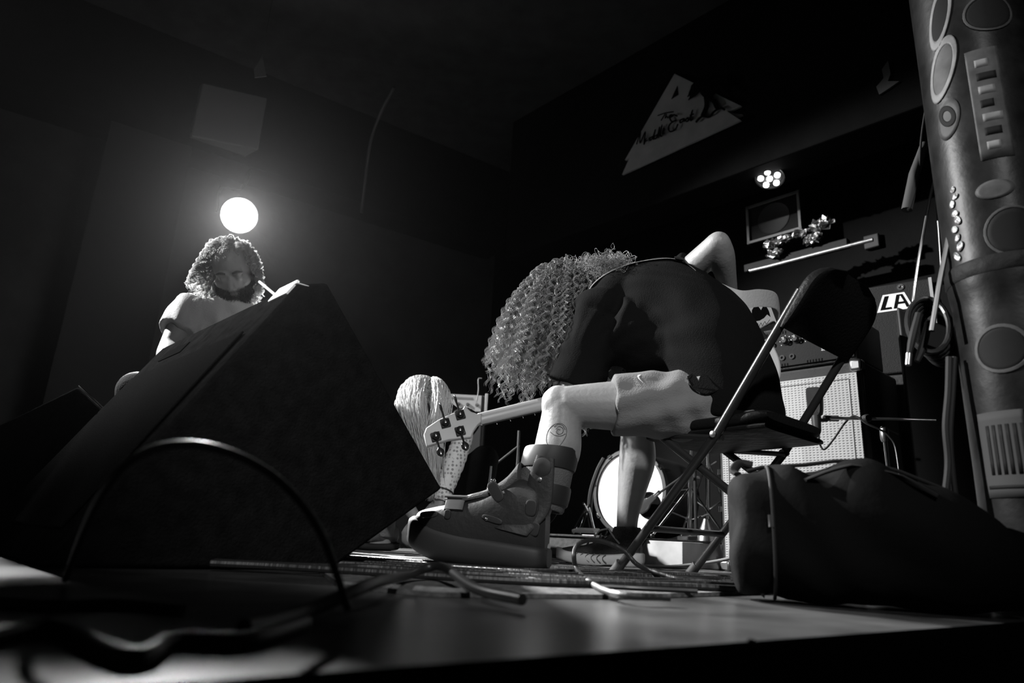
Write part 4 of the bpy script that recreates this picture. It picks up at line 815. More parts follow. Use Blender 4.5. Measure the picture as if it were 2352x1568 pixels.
# ------------------------------------------------------------------ bass player
hipL, hipR = CH(-.27, -.09, .50), CH(-.27, .10, .51); kneL = V(.160, 2.0, .478); ankL = V(.088, 1.985, .125); kneR = at(1462, 935, 2.48); kneR[2] = .545; ankR = at(1441, 1195, 2.54); ankR[2] = .14
SR, SL = V(.605, 2.34, 1.02), V(.270, 2.12, .79); lat = nz(SR - SL); elR = at(1650, 558, 2.14); wrR = at(1676, 672, 2.30); elL = V(.205, 2.17, .575)
neckhand = bp_(.47, .0, 0); wrL = neckhand + V(.055, .03, .02)
HC = at(1304, 690, 2.37); hf = nz(V(-.42, .30, -.86)); hup = nz(V(-.72, .55, .40))
tor = [(CH(-.275, 0, .43), RV, FV, .165, .115), (CH(-.275, 0, .53), RV, FV, .172, .125), (CH(-.245, 0, .65), RV, nz(FV - UP * .2), .165, .115), (CH(-.185, 0, .765), nz(RV + lat), nz(FV - UP * .6), .165, .105), (CH(-.09, -.005, .855), nz(RV * .5 + lat), nz(FV - UP), .17, .095), ((SR + SL) / 2 + V(0, 0, .005), lat, nz(FV * .6 - UP), .16, .075), ((SR + SL) / 2 + FV * .06 + V(0, 0, .01), lat, nz(FV * .6 - UP), .07, .06)]
bb_ = MB(); bb_.loft(tor, 28, 5, 2.3); head_shape(bb_, HC, hf, hup)
bb_.tube([(SR + SL) / 2 + V(0, 0, .01), (SR + SL) / 2 + FV * .09 + V(0, 0, .03), HC - hup * .06 - hf * .02], [.07, .058, .056], 16, k=4)
def leg(mb, h, k, a, fdir, s=1.0):
    up_ = nz(k - a); fw = nz(fdir - up_ * (fdir @ up_)); cal = -fw
    mb.tube([h, h * .6 + k * .4, h * .25 + k * .75, k], [.088 * s, .082 * s, .070 * s, .058 * s], 20, k=4)
    mb.ell(k + fw * .012 * s, (.052 * s, .052 * s, .060 * s), n=18, m=12); mb.ell(k + fw * .030 * s + up_ * .01, .036 * s, n=14, m=10)
    mb.tube([k, k * .82 + a * .18 + cal * .012 * s, k * .62 + a * .38 + cal * .020 * s, k * .38 + a * .62 + cal * .010 * s, k * .12 + a * .88, a - up_ * .02], [.055 * s, .058 * s, .063 * s, .050 * s, .037 * s, .038 * s], 20, k=4)
    mb.tube([k + fw * .03, k * .5 + a * .5 + fw * .030 * s, a + fw * .022], [.026 * s, .022 * s, .018 * s], 12, k=3)
dirL = nz(V(-.985, .12, 0)); dirR = nz(V(-.93, .36, 0))
leg(bb_, hipL, kneL, ankL, dirL, 1.0); leg(bb_, hipR, kneR, ankR, dirR, .98)
def foot(mb, a, d): mb.tube([a - d * .045 + V(0, 0, -.07), a + d * .03 + V(0, 0, -.055), a + d * .11 + V(0, 0, -.075), a + d * .17 + V(0, 0, -.085)], [.030, .036, .034, .022], 14, k=4, flat=.8); mb.tube([a, a - d * .01 + V(0, 0, -.06)], [.037, .036], 14)
foot(bb_, ankL, dirL); foot(bb_, ankR, dirR)
def arm(mb, s, e, w, r=1.0):
    mb.tube([s, s * .6 + e * .4, s * .15 + e * .85, e], [.056 * r, .051 * r, .043 * r, .041 * r], 18, k=4); mb.ell(e, .040 * r, n=16, m=10)
    mb.tube([e, e * .75 + w * .25, e * .4 + w * .6, w], [.041 * r, .046 * r, .038 * r, .028 * r], 18, k=4)
arm(bb_, SR - lat * .02, elR, wrR, 1.0); arm(bb_, SL + lat * .02, elL, wrL, .95)
hand(bb_, wrR, nz(V(.02, .55, -.6)), -nz(V(0, -.7, .4)) * -1, V(-1, 0, 0), 1.0, (.3, .5, .4))
hand(bb_, wrL, nz(neckhand + bw * .01 - wrL), -bw * .2 + bn * .9, bw, .95, (.7, .8, .6))
body_me = fuse(bb_, .0055, 5); player = tag(place('person', body_me, m_skin), 'bass player in black T-shirt and grey shorts hunched forward on the folding chair', 'person')
bvh_body = bvh_of(body_me)

# T-shirt
G = 1.14
sh = MB(); sh.loft([(CH(-.272, 0, .455), RV, FV, .178, .142), (CH(-.272, 0, .53), RV, FV, .190, .150), (CH(-.238, 0, .66), RV, nz(FV - UP * .2), .190, .150), (CH(-.175, 0, .78), nz(RV + lat), nz(FV - UP * .6), .195, .142), (CH(-.082, -.005, .868), nz(RV * .5 + lat), nz(FV - UP), .198, .138), ((SR + SL) / 2 + V(0, 0, .025), lat, nz(FV * .5 - UP), .19, .125), ((SR + SL) / 2 + FV * .065 + V(0, 0, .03), lat, nz(FV * .4 - UP), .15, .11), ((SR + SL) / 2 + FV * .10 + V(0, 0, .03), lat, nz(FV * .4 - UP), .09, .08)], 36, 6, 2.3)
def sleeve(mb, a, e, r0, r1, inner, deep=.035):
    a, e = np.asarray(a), np.asarray(e); d = nz(e - a)
    mb.tube([a, a * .5 + e * .5, e, e + d * .001, e - d * deep, e - d * (deep + .004)], [r0, (r0 + r1) / 2, r1, r1 - .006, inner, .004], 24)
sleeve(sh, SR - lat * .03, SR + (elR - SR) * .42 , .082, .074, .06)
sleeve(sh, SL + lat * .03, SL + (elL - SL) * 1.0, .090, .092, .064)
sh.tube([at(1490, 655, 2.26), at(1425, 676, 2.22), at(1368, 738, 2.15)], [.085, .088, .096], 22, k=5)
sh.ell(at(1378, 712, 2.14), .080)
sh.tube([SL + V(.03, -.01, 0), at(1440, 765, 2.14), at(1570, 800, 2.08)], [.095, .115, .115], 22, k=5)
tee = fuse(sh, .0055, 16); co = get_co(tee); no = get_no(tee)
fan = at(1310, 850, 2.05); q = co - fan; dd = np.linalg.norm(q, axis=1); an = np.arctan2(q[:, 2], q @ nz(V(.9, -.3, 0)))
f1 = (.0045 * np.sin(an * 9 + 1.6 * np.sin(dd * 11)) + .002 * np.sin(an * 21 + 2 * np.sin(dd * 17 + an * 3))) * np.exp(-((dd - .24) / .20) ** 2) * np.clip((dd - .07) / .12, 0, 1)
q2 = co - CH(-.27, 0, .5); f2 = .0025 * np.sin(q2[:, 2] * 38 + 3 * np.sin(q2[:, 0] * 12)) * np.exp(-(q2[:, 2] / .12) ** 2) + .0015 * np.sin(co[:, 0] * 40 + co[:, 2] * 45 + 3 * np.sin(co[:, 1] * 30))
set_co(tee, co + no * (f1 + f2)[:, None]); tee_o = place('t_shirt', tee, m_tee, player)

# shorts
so = MB(); so.loft([(CH(-.275, 0, .435), RV, FV, .172, .135), (CH(-.27, 0, .50), RV, FV, .178, .140), (CH(-.27, 0, .58), RV, FV, .16, .125)], 28, 4, 2.5)
sL = hipL + (kneL - hipL) * .66 + V(0, 0, .004); sleeve(so, hipL + V(.02, 0, .0), sL, .108, .093, .082, .03); sR = hipR + (kneR - hipR) * .6; sleeve(so, hipR, sR, .106, .098, .082, .03)
srt = fuse(so, .0055, 4); co = get_co(srt); no = get_no(srt); ax_l = nz(sL - hipL); u = (co - hipL) @ ax_l
fo = .005 * np.sin(u * 75 + 2.5 * np.sin(co[:, 2] * 22) + 3 * co[:, 1]) * np.exp(-((u - .05) / .13) ** 2) + .003 * np.sin(co[:, 2] * 90 + u * 30)
set_co(srt, co + no * fo[:, None]); shorts = place('shorts', srt, m_short, player)
bvh_s = bvh_of(srt)
h = bvh_s.ray_cast(Vector(CAM), Vector(sight(1456, 873)).normalized())
if h[0] is not None:
    hp_, hn = np.array(h[0]), np.array(h[1]); xd = nz(V(.32, -.1, -.95)); xd = nz(xd - hn * (xd @ hn)); yd = np.cross(hn, xd)
    me = text_mesh('NIKE', .017, hp_ - xd * .012 + hn * .004 - yd * .002, xd, yd, .0004, .15, space=.95); decal(me, bvh_s, hn, .0016); place('logo_word', me, mat('logo_thread', .75, .6), shorts, smooth=False)
    sw = [(-.016, .016), (-.010, .010), (.0, .009), (.022, .017), (.002, .013), (-.008, .015), (-.012, .022), (-.016, .024)]
    b = MB(); b.prism([hp_ + xd * x + yd * (y + .004) for x, y in sw], hn * .0006); me = b.mesh('logo_swoosh'); cz = [v.co.copy() for v in me.vertices]; decal(me, bvh_s, hn, .0018); place('logo_swoosh', me, MATS['logo_thread'], shorts, smooth=False)
# lining showing at the pocket
h = bvh_s.ray_cast(Vector(CAM), Vector(sight(1605, 880)).normalized())
if h[0] is not None:
    L = []
    for x, y in smooth_path(np.array([(1578, 868), (1600, 856), (1625, 858), (1645, 876), (1650, 898), (1620, 908), (1590, 893), (1578, 868)]), 4)[:-1]:
        hh = bvh_s.ray_cast(Vector(CAM), Vector(sight(x, y)).normalized()); L.append(np.array(hh[0] if hh[0] is not None else h[0]) + np.array(h[1]) * .008)
    b = MB(); b.prism(L, np.array(h[1]) * .002); b.build('pocket_panel', m_tee, shorts)

# tattoo on the calf
tl = [[(1262, 1030), (1255, 1012), (1258, 992), (1270, 976), (1288, 972), (1300, 982), (1301, 998), (1290, 1018), (1276, 1030)], [(1276, 985), (1284, 979), (1293, 984), (1292, 994), (1283, 997), (1277, 991), (1281, 986), (1287, 987)], [(1272, 980), (1280, 974), (1292, 977), (1298, 987)], [(1264, 992), (1274, 999), (1288, 1001), (1299, 996)], [(1262, 1030), (1268, 1024), (1272, 1031), (1280, 1026)]]
b = MB()
for L in tl:
    P = []
    for x, y in smooth_path(np.array(L), 5):
        hh = bvh_body.ray_cast(Vector(CAM), Vector(sight(x, y)).normalized())
        if hh[0] is not None: P.append(np.array(hh[0]) + np.array(hh[1]) * .0002)
    if len(P) > 2: b.tube(P, .0011, 5)
b.build('tattoo_line', mat('tattoo_ink', .06, .6), player)

# curly hair
def curls(c, A, rad, n, k, down, fun, rmin=.0007, rmax=.0013, amp=.009, wl=.032, seed=1):
    r = np.random.default_rng(seed); d = r.normal(size=(n * 3, 3)); d /= np.linalg.norm(d, axis=1)[:, None]; d = d[fun(d)][:n]; n = len(d)
    root = c + (d[:, :1] * A[0] * rad[0] + d[:, 1:2] * A[1] * rad[1] + d[:, 2:] * A[2] * rad[2])
    nor = d[:, :1] * A[0] + d[:, 1:2] * A[1] + d[:, 2:] * A[2]
    return r, root, nor
def grow(r, root, nor, length, k, out, grav, amp, wl, drift=None, r0=.0012, coll=None, tip=.5):
    n = len(root); P = np.zeros((n, k, 3)); p = root.copy(); v = nor * out[:, None]; st = length / (k - 1)
    for i in range(k):
        P[:, i] = p; v = v + V(0, 0, -1) * grav * (1.0 / k) * 4; dv = v
        if drift is not None: v = v + drift(p) / k * 4
        p = p + v / (np.linalg.norm(v, axis=1)[:, None] + .02) * st[:, None]
        if coll is not None:
            for cc, rr, AA in coll:
                q = (p - cc); l = np.stack([q @ AA[0] / rr[0], q @ AA[1] / rr[1], q @ AA[2] / rr[2]], 1); m = np.linalg.norm(l, axis=1); s_ = np.where(m < 1, 1 / np.maximum(m, .2), 1); p = cc + q * s_[:, None]
    s = np.linspace(0, 1, k)[None, :] * length[:, None]; T = np.gradient(P, axis=1); T /= np.linalg.norm(T, axis=2, keepdims=True) + 1e-9
    a = np.cross(T, V(.2, .9, .37)); a /= np.linalg.norm(a, axis=2, keepdims=True) + 1e-9; bq = np.cross(T, a)
    ph = r.uniform(0, 6.28, (n, 1)); w = wl * r.uniform(.7, 1.4, (n, 1)); am = (amp * r.uniform(.5, 1.5, (n, 1))) * np.clip(s / .04, 0, 1)
    P = P + a * (am * np.cos(ph + 6.283 * s / w))[..., None] + bq * (am * np.sin(ph + 6.283 * s / w))[..., None]
    R = r0 * r.uniform(.7, 1.3, (n, 1)) * (1 - (1 - tip) * np.linspace(0, 1, k)[None, :] ** 2); return P, R
sd_, f_, u_ = axes_from(hf, hup); A = (sd_, f_, u_)
head_coll = [(HC + u_ * .02 - f_ * .01, (.088, .108, .108), A)]
def ringlets(P, R, r, m, spread):
    """each guide curl becomes a lock of m hairs"""
    n, k, _ = P.shape; o = r.normal(0, spread, (n, m, 1, 3)); env = (.35 + .65 * np.linspace(0, 1, k))[None, None, :, None]
    tw = r.normal(0, spread * .45, (n, m, k, 3)); tw = (tw + np.roll(tw, 1, 2) + np.roll(tw, 2, 2)) / 3
    Q = P[:, None] + o * env + tw * .5; return Q.reshape(n * m, k, 3), np.repeat(R, m, 0) * r.uniform(.75, 1.25, (n * m, 1))
r, root, nor = curls(HC + u_ * .022 - f_ * .012, A, (.080, .098, .094), 900, 60, None, lambda d: (d[:, 1] < .62) | (d[:, 2] > .55), seed=3)
ln = r.uniform(.22, .44, len(root)) * np.where(r.uniform(size=len(root)) < .18, .55, 1.0)
P, R = grow(r, root, nor, ln, 60, np.full(len(root), .95), r.uniform(1.3, 2.4, len(root))[:, None], .0070, .036, drift=lambda p: np.column_stack([np.full(len(p), -.10), np.full(len(p), -.02), np.zeros(len(p))]), r0=.00080, coll=head_coll)
P, R = ringlets(P, R, r, 8, .0034); strands('hair', P, R, m_hair, player)
r, root, nor = curls(HC + u_ * .022 - f_ * .012, A, (.080, .098, .094), 420, 30, None, lambda d: (nor_up(d)), seed=9) if False else curls(HC + u_ * .0 - f_ * .03, A, (.085, .10, .095), 380, 30, None, lambda d: d[:, 1] < .2, seed=9)
ln = r.uniform(.03, .085, len(root)); P, R = grow(r, root, nor, ln, 30, np.full(len(root), 1.0), np.full((len(root), 1), .5), .008, .030, r0=.0006); strands('flyaway_hair', P, R, m_hair, player)
# nape hair spreading over the collar
nc = at(1385, 628, 2.27); r = np.random.default_rng(21); n = 900
root = nc + r.normal(0, 1, (n, 3)) * V(.032, .02, .018); nor = nz(V(.35, -.35, .65)) + r.normal(0, .45, (n, 3)); nor /= np.linalg.norm(nor, axis=1)[:, None]
P, R = grow(r, root, nor, r.uniform(.05, .13, n), 30, np.ones(n), np.full((n, 1), .45), .008, .028, r0=.001); strands('nape_hair', P, R, m_hair, player)
b = MB(); c = at(1425, 594, 2.22); 
for k in range(3): b.tube([c + (V(.018, -.004, 0) * math.cos(q) + V(.004, 0, .013) * math.sin(q)) * (1 - .22 * k) for q in np.linspace(0, 6.1, 18)], .004, 7)
b.build('hair_knot', m_hair, player)

# strap over the back
m_strap = mat('pale_leather_strap', .48, .6, bump=.2, scale=120)
sp_ = [((1345, 690), 2.15, 0), ((1362, 655), 2.17, 0), ((1402, 625), 2.20, 0), ((1460, 604), 2.21, 0), ((1530, 595), 2.21, 0), ((1570, 602), 2.19, .1), ((1610, 628), 2.16, .3), ((1650, 660), 2.13, .6), ((1700, 686), 2.10, .95), ((1745, 684), 2.13, 1), ((1780, 690), 2.20, 1), ((1790, 712), 2.27, 1), ((1789, 745), 2.32, 1)]
cen = np.array([at(x, y, Y) for (x, y), Y, _ in sp_]); wv_ = []
for (x, y), Y, t in sp_:
    e = nz(V(.16, .93, .30)); wv_.append(nz(e * (1 - t) + UP * t))
b = MB(); b.loft([(c, w_, nz(np.cross(w_, V(.3, -.8, .4))), .031, .0022) for c, w_ in zip(cen, wv_)], 16, 7, 5); b.build('strap', m_strap, bass)
b = MB(); q = at(1566, 599, 2.185); b.loft([(q - V(.016, 0, 0), V(.5, .8, 0), UP, .03, .004), (q - V(.012, 0, 0), V(.5, .8, 0), UP, .034, .006), (q + V(.014, 0, -.004), V(.5, .8, 0), UP, .034, .006), (q + V(.018, 0, -.005), V(.5, .8, 0), UP, .03, .004)], 14, 3, 4); b.build('strap_buckle', m_black, bass)

# ------------------------------------------------------------------ trainer (right foot)
def shoe(parent, name, heel, d, L, up_m, sole_m, hw=.044, sole_h=.034, top=.10, extra=True, rock=.018):
    s_ = nz(np.cross(d, UP)); t = name
    up = MB(); prof = [(.0, .55, .05, top * .62), (.05, .78, .03, top * .98), (.18, .84, .03, top * 1.0), (.32, .84, .03, top * .92), (.48, .92, .03, top * .70), (.66, 1.0, .03, top * .56), (.84, .92, .034, top * .50), (.95, .66, .04, top * .44), (1.0, .36, .045, top * .38)]
    up.loft([(heel + d * L * x + UP * (z0 + z1) / 2, s_, UP, hw * w, (z1 - z0) / 2) for x, w, z0, z1 in prof], 28, 5, 2.6)
    ob = up.build(name, up_m, parent)
    so = MB(); sp2 = [(-.03, .45, .024, sole_h * 1.05), (.0, .80, .010, sole_h * 1.1), (.08, 1.0, .002, sole_h * 1.1), (.3, .96, .0, sole_h * .95), (.5, 1.0, .0, sole_h * .9), (.7, 1.08, .0, sole_h * .95), (.88, .95, rock * .5, sole_h * 1.05), (.98, .66, rock * .9, sole_h * 1.15), (1.03, .3, rock * 1.2, sole_h * 1.2)]
    so.loft([(heel + d * L * x + UP * (z0 + z1) / 2, s_, UP, hw * 1.08 * w, (z1 - z0) / 2) for x, w, z0, z1 in sp2], 28, 5, 4); sb = so.build('sole', sole_m, ob)
    return ob, sb, s_
m_shoe = mat('dark_knit_upper', .035, .7, bump=.6, scale=300); m_sole = mat('pale_foam_sole', .50, .55, bump=.1, scale=60)
hl = ankR - dirR * .050; hl[2] = .009
tr, sb, s_ = shoe(player, 'trainer', hl, dirR, .300, m_shoe, m_sole, .050, .052, .135)
side = -s_ if (-s_) @ V(0, -1, 0) > 0 else s_
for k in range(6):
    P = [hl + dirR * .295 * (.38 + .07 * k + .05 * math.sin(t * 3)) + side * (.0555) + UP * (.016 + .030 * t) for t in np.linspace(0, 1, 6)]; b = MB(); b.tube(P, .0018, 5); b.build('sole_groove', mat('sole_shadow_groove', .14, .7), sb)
b = MB(); b.loft([(hl + dirR * .295 * x + UP * .011, s_, UP, .050 * w, .0085) for x, w in ((.02, .8), (.1, 1.0), (.5, 1.02), (.8, .95), (.9, .7))], 24, 4, 4); b.build('outsole', m_knob, sb)
b = MB(); b.tube([ankR + V(0, 0, .012), ankR + V(0, 0, .0), ankR + V(0, 0, -.03)], [.046, .052, .058], 22, k=3); b.build('sock', mat('black_sock', .02, .9, bump=.6, scale=200), player)
for k in range(4):
    x = .42 + .075 * k; z = .135 * (.86 - .085 * k) + .006; c = hl + dirR * .295 * x + UP * z; b = MB(); b.tube([c - s_ * .03 - UP * .014, c + UP * .004, c + s_ * .03 - UP * .014 + dirR * .012], .0028, 7, k=5); b.build('lace', mat('dark_lace', .08, .7), tr)
b = MB(); c = hl + dirR * .295 * .40 + UP * .135; b.tube([c, c + dirR * .03 + side * .02 - UP * .01, c + dirR * .045 + side * .03 - UP * .035], .003, 7, k=5); b.tube([c, c - dirR * .02 + side * .035 - UP * .02, c - dirR * .05 + side * .05 - UP * .05], .003, 7, k=5); b.build('lace_bow', m_strap, tr)

# ------------------------------------------------------------------ walking boot (left foot)
BH = V(.118, 1.955, .010); bd_ = nz(V(-.972, .235, 0)); bs_ = nz(np.cross(bd_, UP)); BLn = .375; near = bs_ if bs_ @ V(0, -1, 0) > 0 else -bs_
m_shell = mat('dark_boot_shell', .022, .5, spec=.3, bump=.12, scale=80); m_blk = mat('boot_black_rubber', .016, .6); m_foam = mat('boot_foam_liner', .10, .85, bump=.4, scale=200)
bpt = lambda x, y, z: BH + bd_ * BLn * x + near * y + UP * z
b = MB(); pr_ = [(-.02, .60, .03, .215), (.06, .92, .026, .235), (.2, 1.0, .024, .245), (.34, 1.0, .024, .225), (.5, 1.02, .024, .192), (.68, 1.06, .026, .172), (.85, 1.0, .034, .158), (.96, .78, .044, .146), (1.0, .48, .056, .128)]
b.loft([(bpt(x, 0, (z0 + z1) / 2), bs_, UP, .064 * w, (z1 - z0) / 2) for x, w, z0, z1 in pr_], 32, 6, 3); boot = b.build('walking_boot', m_shell, player)
b = MB(); b.loft([(bpt(x, 0, (z0 + z1) / 2), bs_, UP, .068 * w, (z1 - z0) / 2) for x, w, z0, z1 in ((-.04, .6, .012, .06), (.04, .92, .001, .070), (.25, 1.0, .0, .080), (.5, 1.02, .0, .092), (.72, 1.06, .006, .106), (.88, 1.0, .020, .120), (.99, .8, .040, .132), (1.04, .5, .056, .126))], 32, 6, 3.6); b.build('rocker_sole', m_blk, boot)
shin = nz(kneL - ankL); cuff0 = ankL + shin * .02; fw = nz(bd_ - shin * (bd_ @ shin)); sdw = nz(np.cross(shin, fw))
def band(z0, z1, rx, ry, m, name, th=.006, off=V(0, 0, 0), tilt=.0, par=boot):
    b = MB(); R = []; a = np.linspace(0, 2 * math.pi, 40, endpoint=False)
    for z, g in ((z0, -th), (z0, 0), (z0 + .006, th * .4), ((z0 + z1) / 2, th * .6), (z1 - .006, th * .4), (z1, 0), (z1, -th)):
        R.append([ankL + off + shin * (z + tilt * math.cos(q)) + fw * (rx + g) * math.cos(q) + sdw * (ry + g) * math.sin(q) for q in a])
    b.rings(R, cap=False, closed=True); return b.build(name, m, par)
band(.055, .215, .070, .066, m_foam, 'foam_liner', .008)
band(.165, .225, .078, .074, m_blk, 'calf_strap', .004, tilt=-.012)
band(.065, .118, .078, .074, m_blk, 'ankle_strap', .005, tilt=-.01)
for sg in (1, -1):
    cs = near * sg; b = MB(); P = [bpt(.22, 0, .10) + cs * .062, ankL + shin * .05 + cs * .071 - fw * .005, ankL + shin * .13 + cs * .074 - fw * .004, ankL + shin * .195 + cs * .076 - fw * .002]
    b.loft([(p, fw, cs, w_, .007) for p, w_ in zip(P, (.048, .040, .036, .026))], 20, 5, 3); b.build('side_upright', m_shell, boot)
    b = MB(); q = ankL + shin * .165 + cs * .080; b.lathe(q, cs, [(0, .026), (.004, .026), (.006, .022), (.006, .006)], 28); dial = b.build('round_pad', m_blk, boot)
    b = MB(); b.lathe(q - shin * .035 - fw * .002, cs, [(0, .007), (.004, .006), (.005, .002)], 12); b.build('rivet', m_metal, boot)
for x, y, z, wx, wz, rot in ((.85, .063, .136, .026, .009, -.1), (.70, .067, .138, .009, .013, 0), (.36, .065, .130, .030, .008, .25), (.08, .060, .165, .016, .022, .1), (.05, .057, .11, .014, .018, .2), (.35, .061, .205, .016, .030, -.6)):
    c = bpt(x, y * .985, z); d1 = nz(bd_ * math.cos(rot) + UP * math.sin(rot)); d2 = nz(UP * math.cos(rot) - bd_ * math.sin(rot)); b = MB(); b.loft([(c - near * .004, d1, d2, wx * .98, wz * .98), (c + near * .003, d1, d2, wx, wz), (c + near * .004, d1, d2, wx * .8, wz * .8)], 20, 2, 3); b.build('vent_cutout', m_blk, boot)
b = MB(); c = bpt(.66, 0, .180); b.loft([(c + bs_ * .066 - UP * .03, bd_, nz(UP + bs_), .028, .004), (c + bs_ * .045 - UP * .001, bd_, UP, .028, .004), (c, bd_, UP, .028, .004), (c - bs_ * .045 - UP * .001, bd_, UP, .028, .004), (c - bs_ * .066 - UP * .03, bd_, nz(UP - bs_), .028, .004)], 14, 5, 4); b.build('foot_strap', m_blk, boot)
b = MB(); q = bpt(.63, .045, .187); b.tube([q - bd_ * .04, q + bd_ * .045], .005, 8); b.build('buckle_bar', m_metal, boot)
b = MB(); q = bpt(.40, .03, .205); b.loft([(bpt(.20, 0, .262), bs_, UP, .05, .03), (bpt(.29, 0, .225), bs_, UP, .052, .025), (bpt(.42, 0, .200), bs_, UP, .052, .016), (bpt(.58, 0, .184), bs_, UP, .05, .012), (bpt(.66, 0, .174), bs_, UP, .042, .008)], 20, 5, 2.6); b.build('tongue_liner', m_foam, boot)
b = MB(); b.ell(bpt(.375, .058, .235), (.008, .008, .006), n=12, m=8); b.build('snap', m_chrome, boot)
b = MB(); b.ell(bpt(.40, .066, .130), (.005, .005, .005), n=12, m=8); b.build('snap', m_chrome, boot)
# ------------------------------------------------------------------ woman crouching over the floor
wH = at(977, 932, 3.02); wf = nz(V(.06, -.32, -.95)); wup = nz(V(.0, -.95, .32))
wb = MB(); head_shape(wb, wH, wf, wup, .98); wS = V(-.36, 3.22, .62); wl_ = V(1, 0, 0)
wSR, wSL = V(-.53, 3.18, .60), V(-.20, 3.14, .60)
wb.tube([wS + V(0, .03, .04), wH - wup * .05 + V(0, .04, 0)], [.055, .05], 16)
wpel = V(-.36, 3.62, .30)
wb.loft([(wpel - V(0, -.05, .05), wl_, UP, .13, .10), (wpel, wl_, nz(V(0, .5, 1)), .165, .13), (wpel * .6 + wS * .4, wl_, nz(V(0, .7, 1)), .135, .10), (wpel * .25 + wS * .75, wl_, nz(V(0, .7, 1)), .145, .09), (wS, wl_, nz(V(0, .8, 1)), .15, .07), (wS + V(0, -.05, .06), wl_, nz(V(0, .8, 1)), .07, .05)], 26, 5)
wkL, wkR = V(-.62, 3.20, .46), V(-.10, 3.24, .44); waL, waR = V(-.55, 3.28, .09), V(-.14, 3.42, .09); fdl, fdr = nz(V(-.75, -.66, 0)), nz(V(.05, -1, 0))
leg(wb, wpel - V(.09, 0, 0), wkL, waL, fdl, .9); leg(wb, wpel + V(.09, 0, 0), wkR, waR, fdr, .9); foot(wb, waL, fdl); foot(wb, waR, fdr)
# arm in the lace sleeve: shoulder, elbow, wrist, hand on the floor
eL = at(1062, 1010, 2.98); wrl = at(1012, 1150, 2.92); eR = V(-.52, 3.02, .34); wrr = at(958, 1195, 2.88)
arm(wb, wSL, eL, wrl, .82); arm(wb, wSR, eR, wrr, .82)
hand(wb, wrl, nz(V(-.45, -.25, -.6)), nz(V(.2, .5, -.6)), V(-1, 0, .2), .88, (.4, .5, .4)); hand(wb, wrr, nz(V(-.25, -.5, -.5)), nz(V(.3, .5, -.5)), V(1, 0, 0), .88, (.9, 1.0, .8))
wme = fuse(wb, .006, 5); woman = tag(place('person', wme, m_skin), 'crouching blond woman with long hair over her face reaching to the floor', 'person')
m_blackcloth = mat('black_cloth', .01, .95, spec=.1, bump=.3, scale=150)
c_ = MB(); c_.loft([(wpel - V(0, -.05, .07), wl_, UP, .15, .12), (wpel, wl_, nz(V(0, .5, 1)), .185, .15), (wpel * .6 + wS * .4, wl_, nz(V(0, .7, 1)), .155, .12), (wpel * .25 + wS * .75, wl_, nz(V(0, .7, 1)), .165, .108), (wS, wl_, nz(V(0, .8, 1)), .165, .088), (wS + V(0, -.05, .06), wl_, nz(V(0, .8, 1)), .085, .06)], 28, 5)
c_.tube([wSR, wSR * .4 + eR * .6], [.075, .06], 18); c_.tube([wSL, wSL * .65 + eL * .35], [.075, .058], 18); place('black_top', fuse(c_, .007, 4), m_blackcloth, woman)
c_ = MB()
for k_, a_, s_2 in ((wkL, waL, -1), (wkR, waR, 1)): c_.tube([wpel + V(.09 * s_2, 0, 0), wpel * .4 + k_ * .6 + V(.04 * s_2, 0, 0), k_], [.10, .085, .068], 18, k=4); c_.ell(k_, .068); c_.tube([k_, k_ * .5 + a_ * .5, a_ + V(0, 0, .03)], [.066, .066, .05], 18, k=4)
place('trousers', fuse(c_, .007, 4), m_blackcloth, woman)
def lace_mat():
    m = bpy.data.materials.new('white_lace'); m.use_nodes = True; t = m.node_tree; b = t.nodes['Principled BSDF']
    tc = t.nodes.new('ShaderNodeTexCoord'); v = t.nodes.new('ShaderNodeTexVoronoi'); v.inputs['Scale'].default_value = 62; v.inputs['Randomness'].default_value = .35
    t.links.new(tc.outputs['Object'], v.inputs['Vector']); r = t.nodes.new('ShaderNodeMapRange'); r.inputs[1].default_value = .28; r.inputs[2].default_value = .42; r.inputs[3].default_value = .26; r.inputs[4].default_value = .68; t.links.new(v.outputs['Distance'], r.inputs[0])
    c = t.nodes.new('ShaderNodeCombineColor')
    for k in range(3): t.links.new(r.outputs[0], c.inputs[k])
    t.links.new(c.outputs[0], b.inputs['Base Color']); b.inputs['Roughness'].default_value = .8
    bp2 = t.nodes.new('ShaderNodeBump'); bp2.inputs['Strength'].default_value = .5; bp2.inputs['Distance'].default_value = .004; t.links.new(r.outputs[0], bp2.inputs['Height']); t.links.new(bp2.outputs[0], b.inputs['Normal']); return m
b = MB(); P = smooth_path(np.array([wSL * .5 + eL * .5, eL, eL * .8 + wrl * .2, eL * .4 + wrl * .6, wrl * .92 + eL * .08, wrl]), 8)
k_ = len(P); rad = np.interp(np.linspace(0, 1, k_), [0, .25, .5, .8, 1], [.044, .042, .046, .036, .033]) + .0018 * np.sin(np.arange(k_) * 2.2)
b.tube(P, rad, 28); b.build('lace_sleeve', lace_mat(), woman)
b = MB(); a = np.linspace(0, 2 * math.pi, 24); sx, sf, su = axes_from(nz(wrl - eL), V(0, 1, 0)); b.tube([wrl - nz(wrl - eL) * .045 + (sx * math.cos(q) + su * math.sin(q)) * .038 for q in a], .004, 8); b.build('bracelet', m_black, woman)
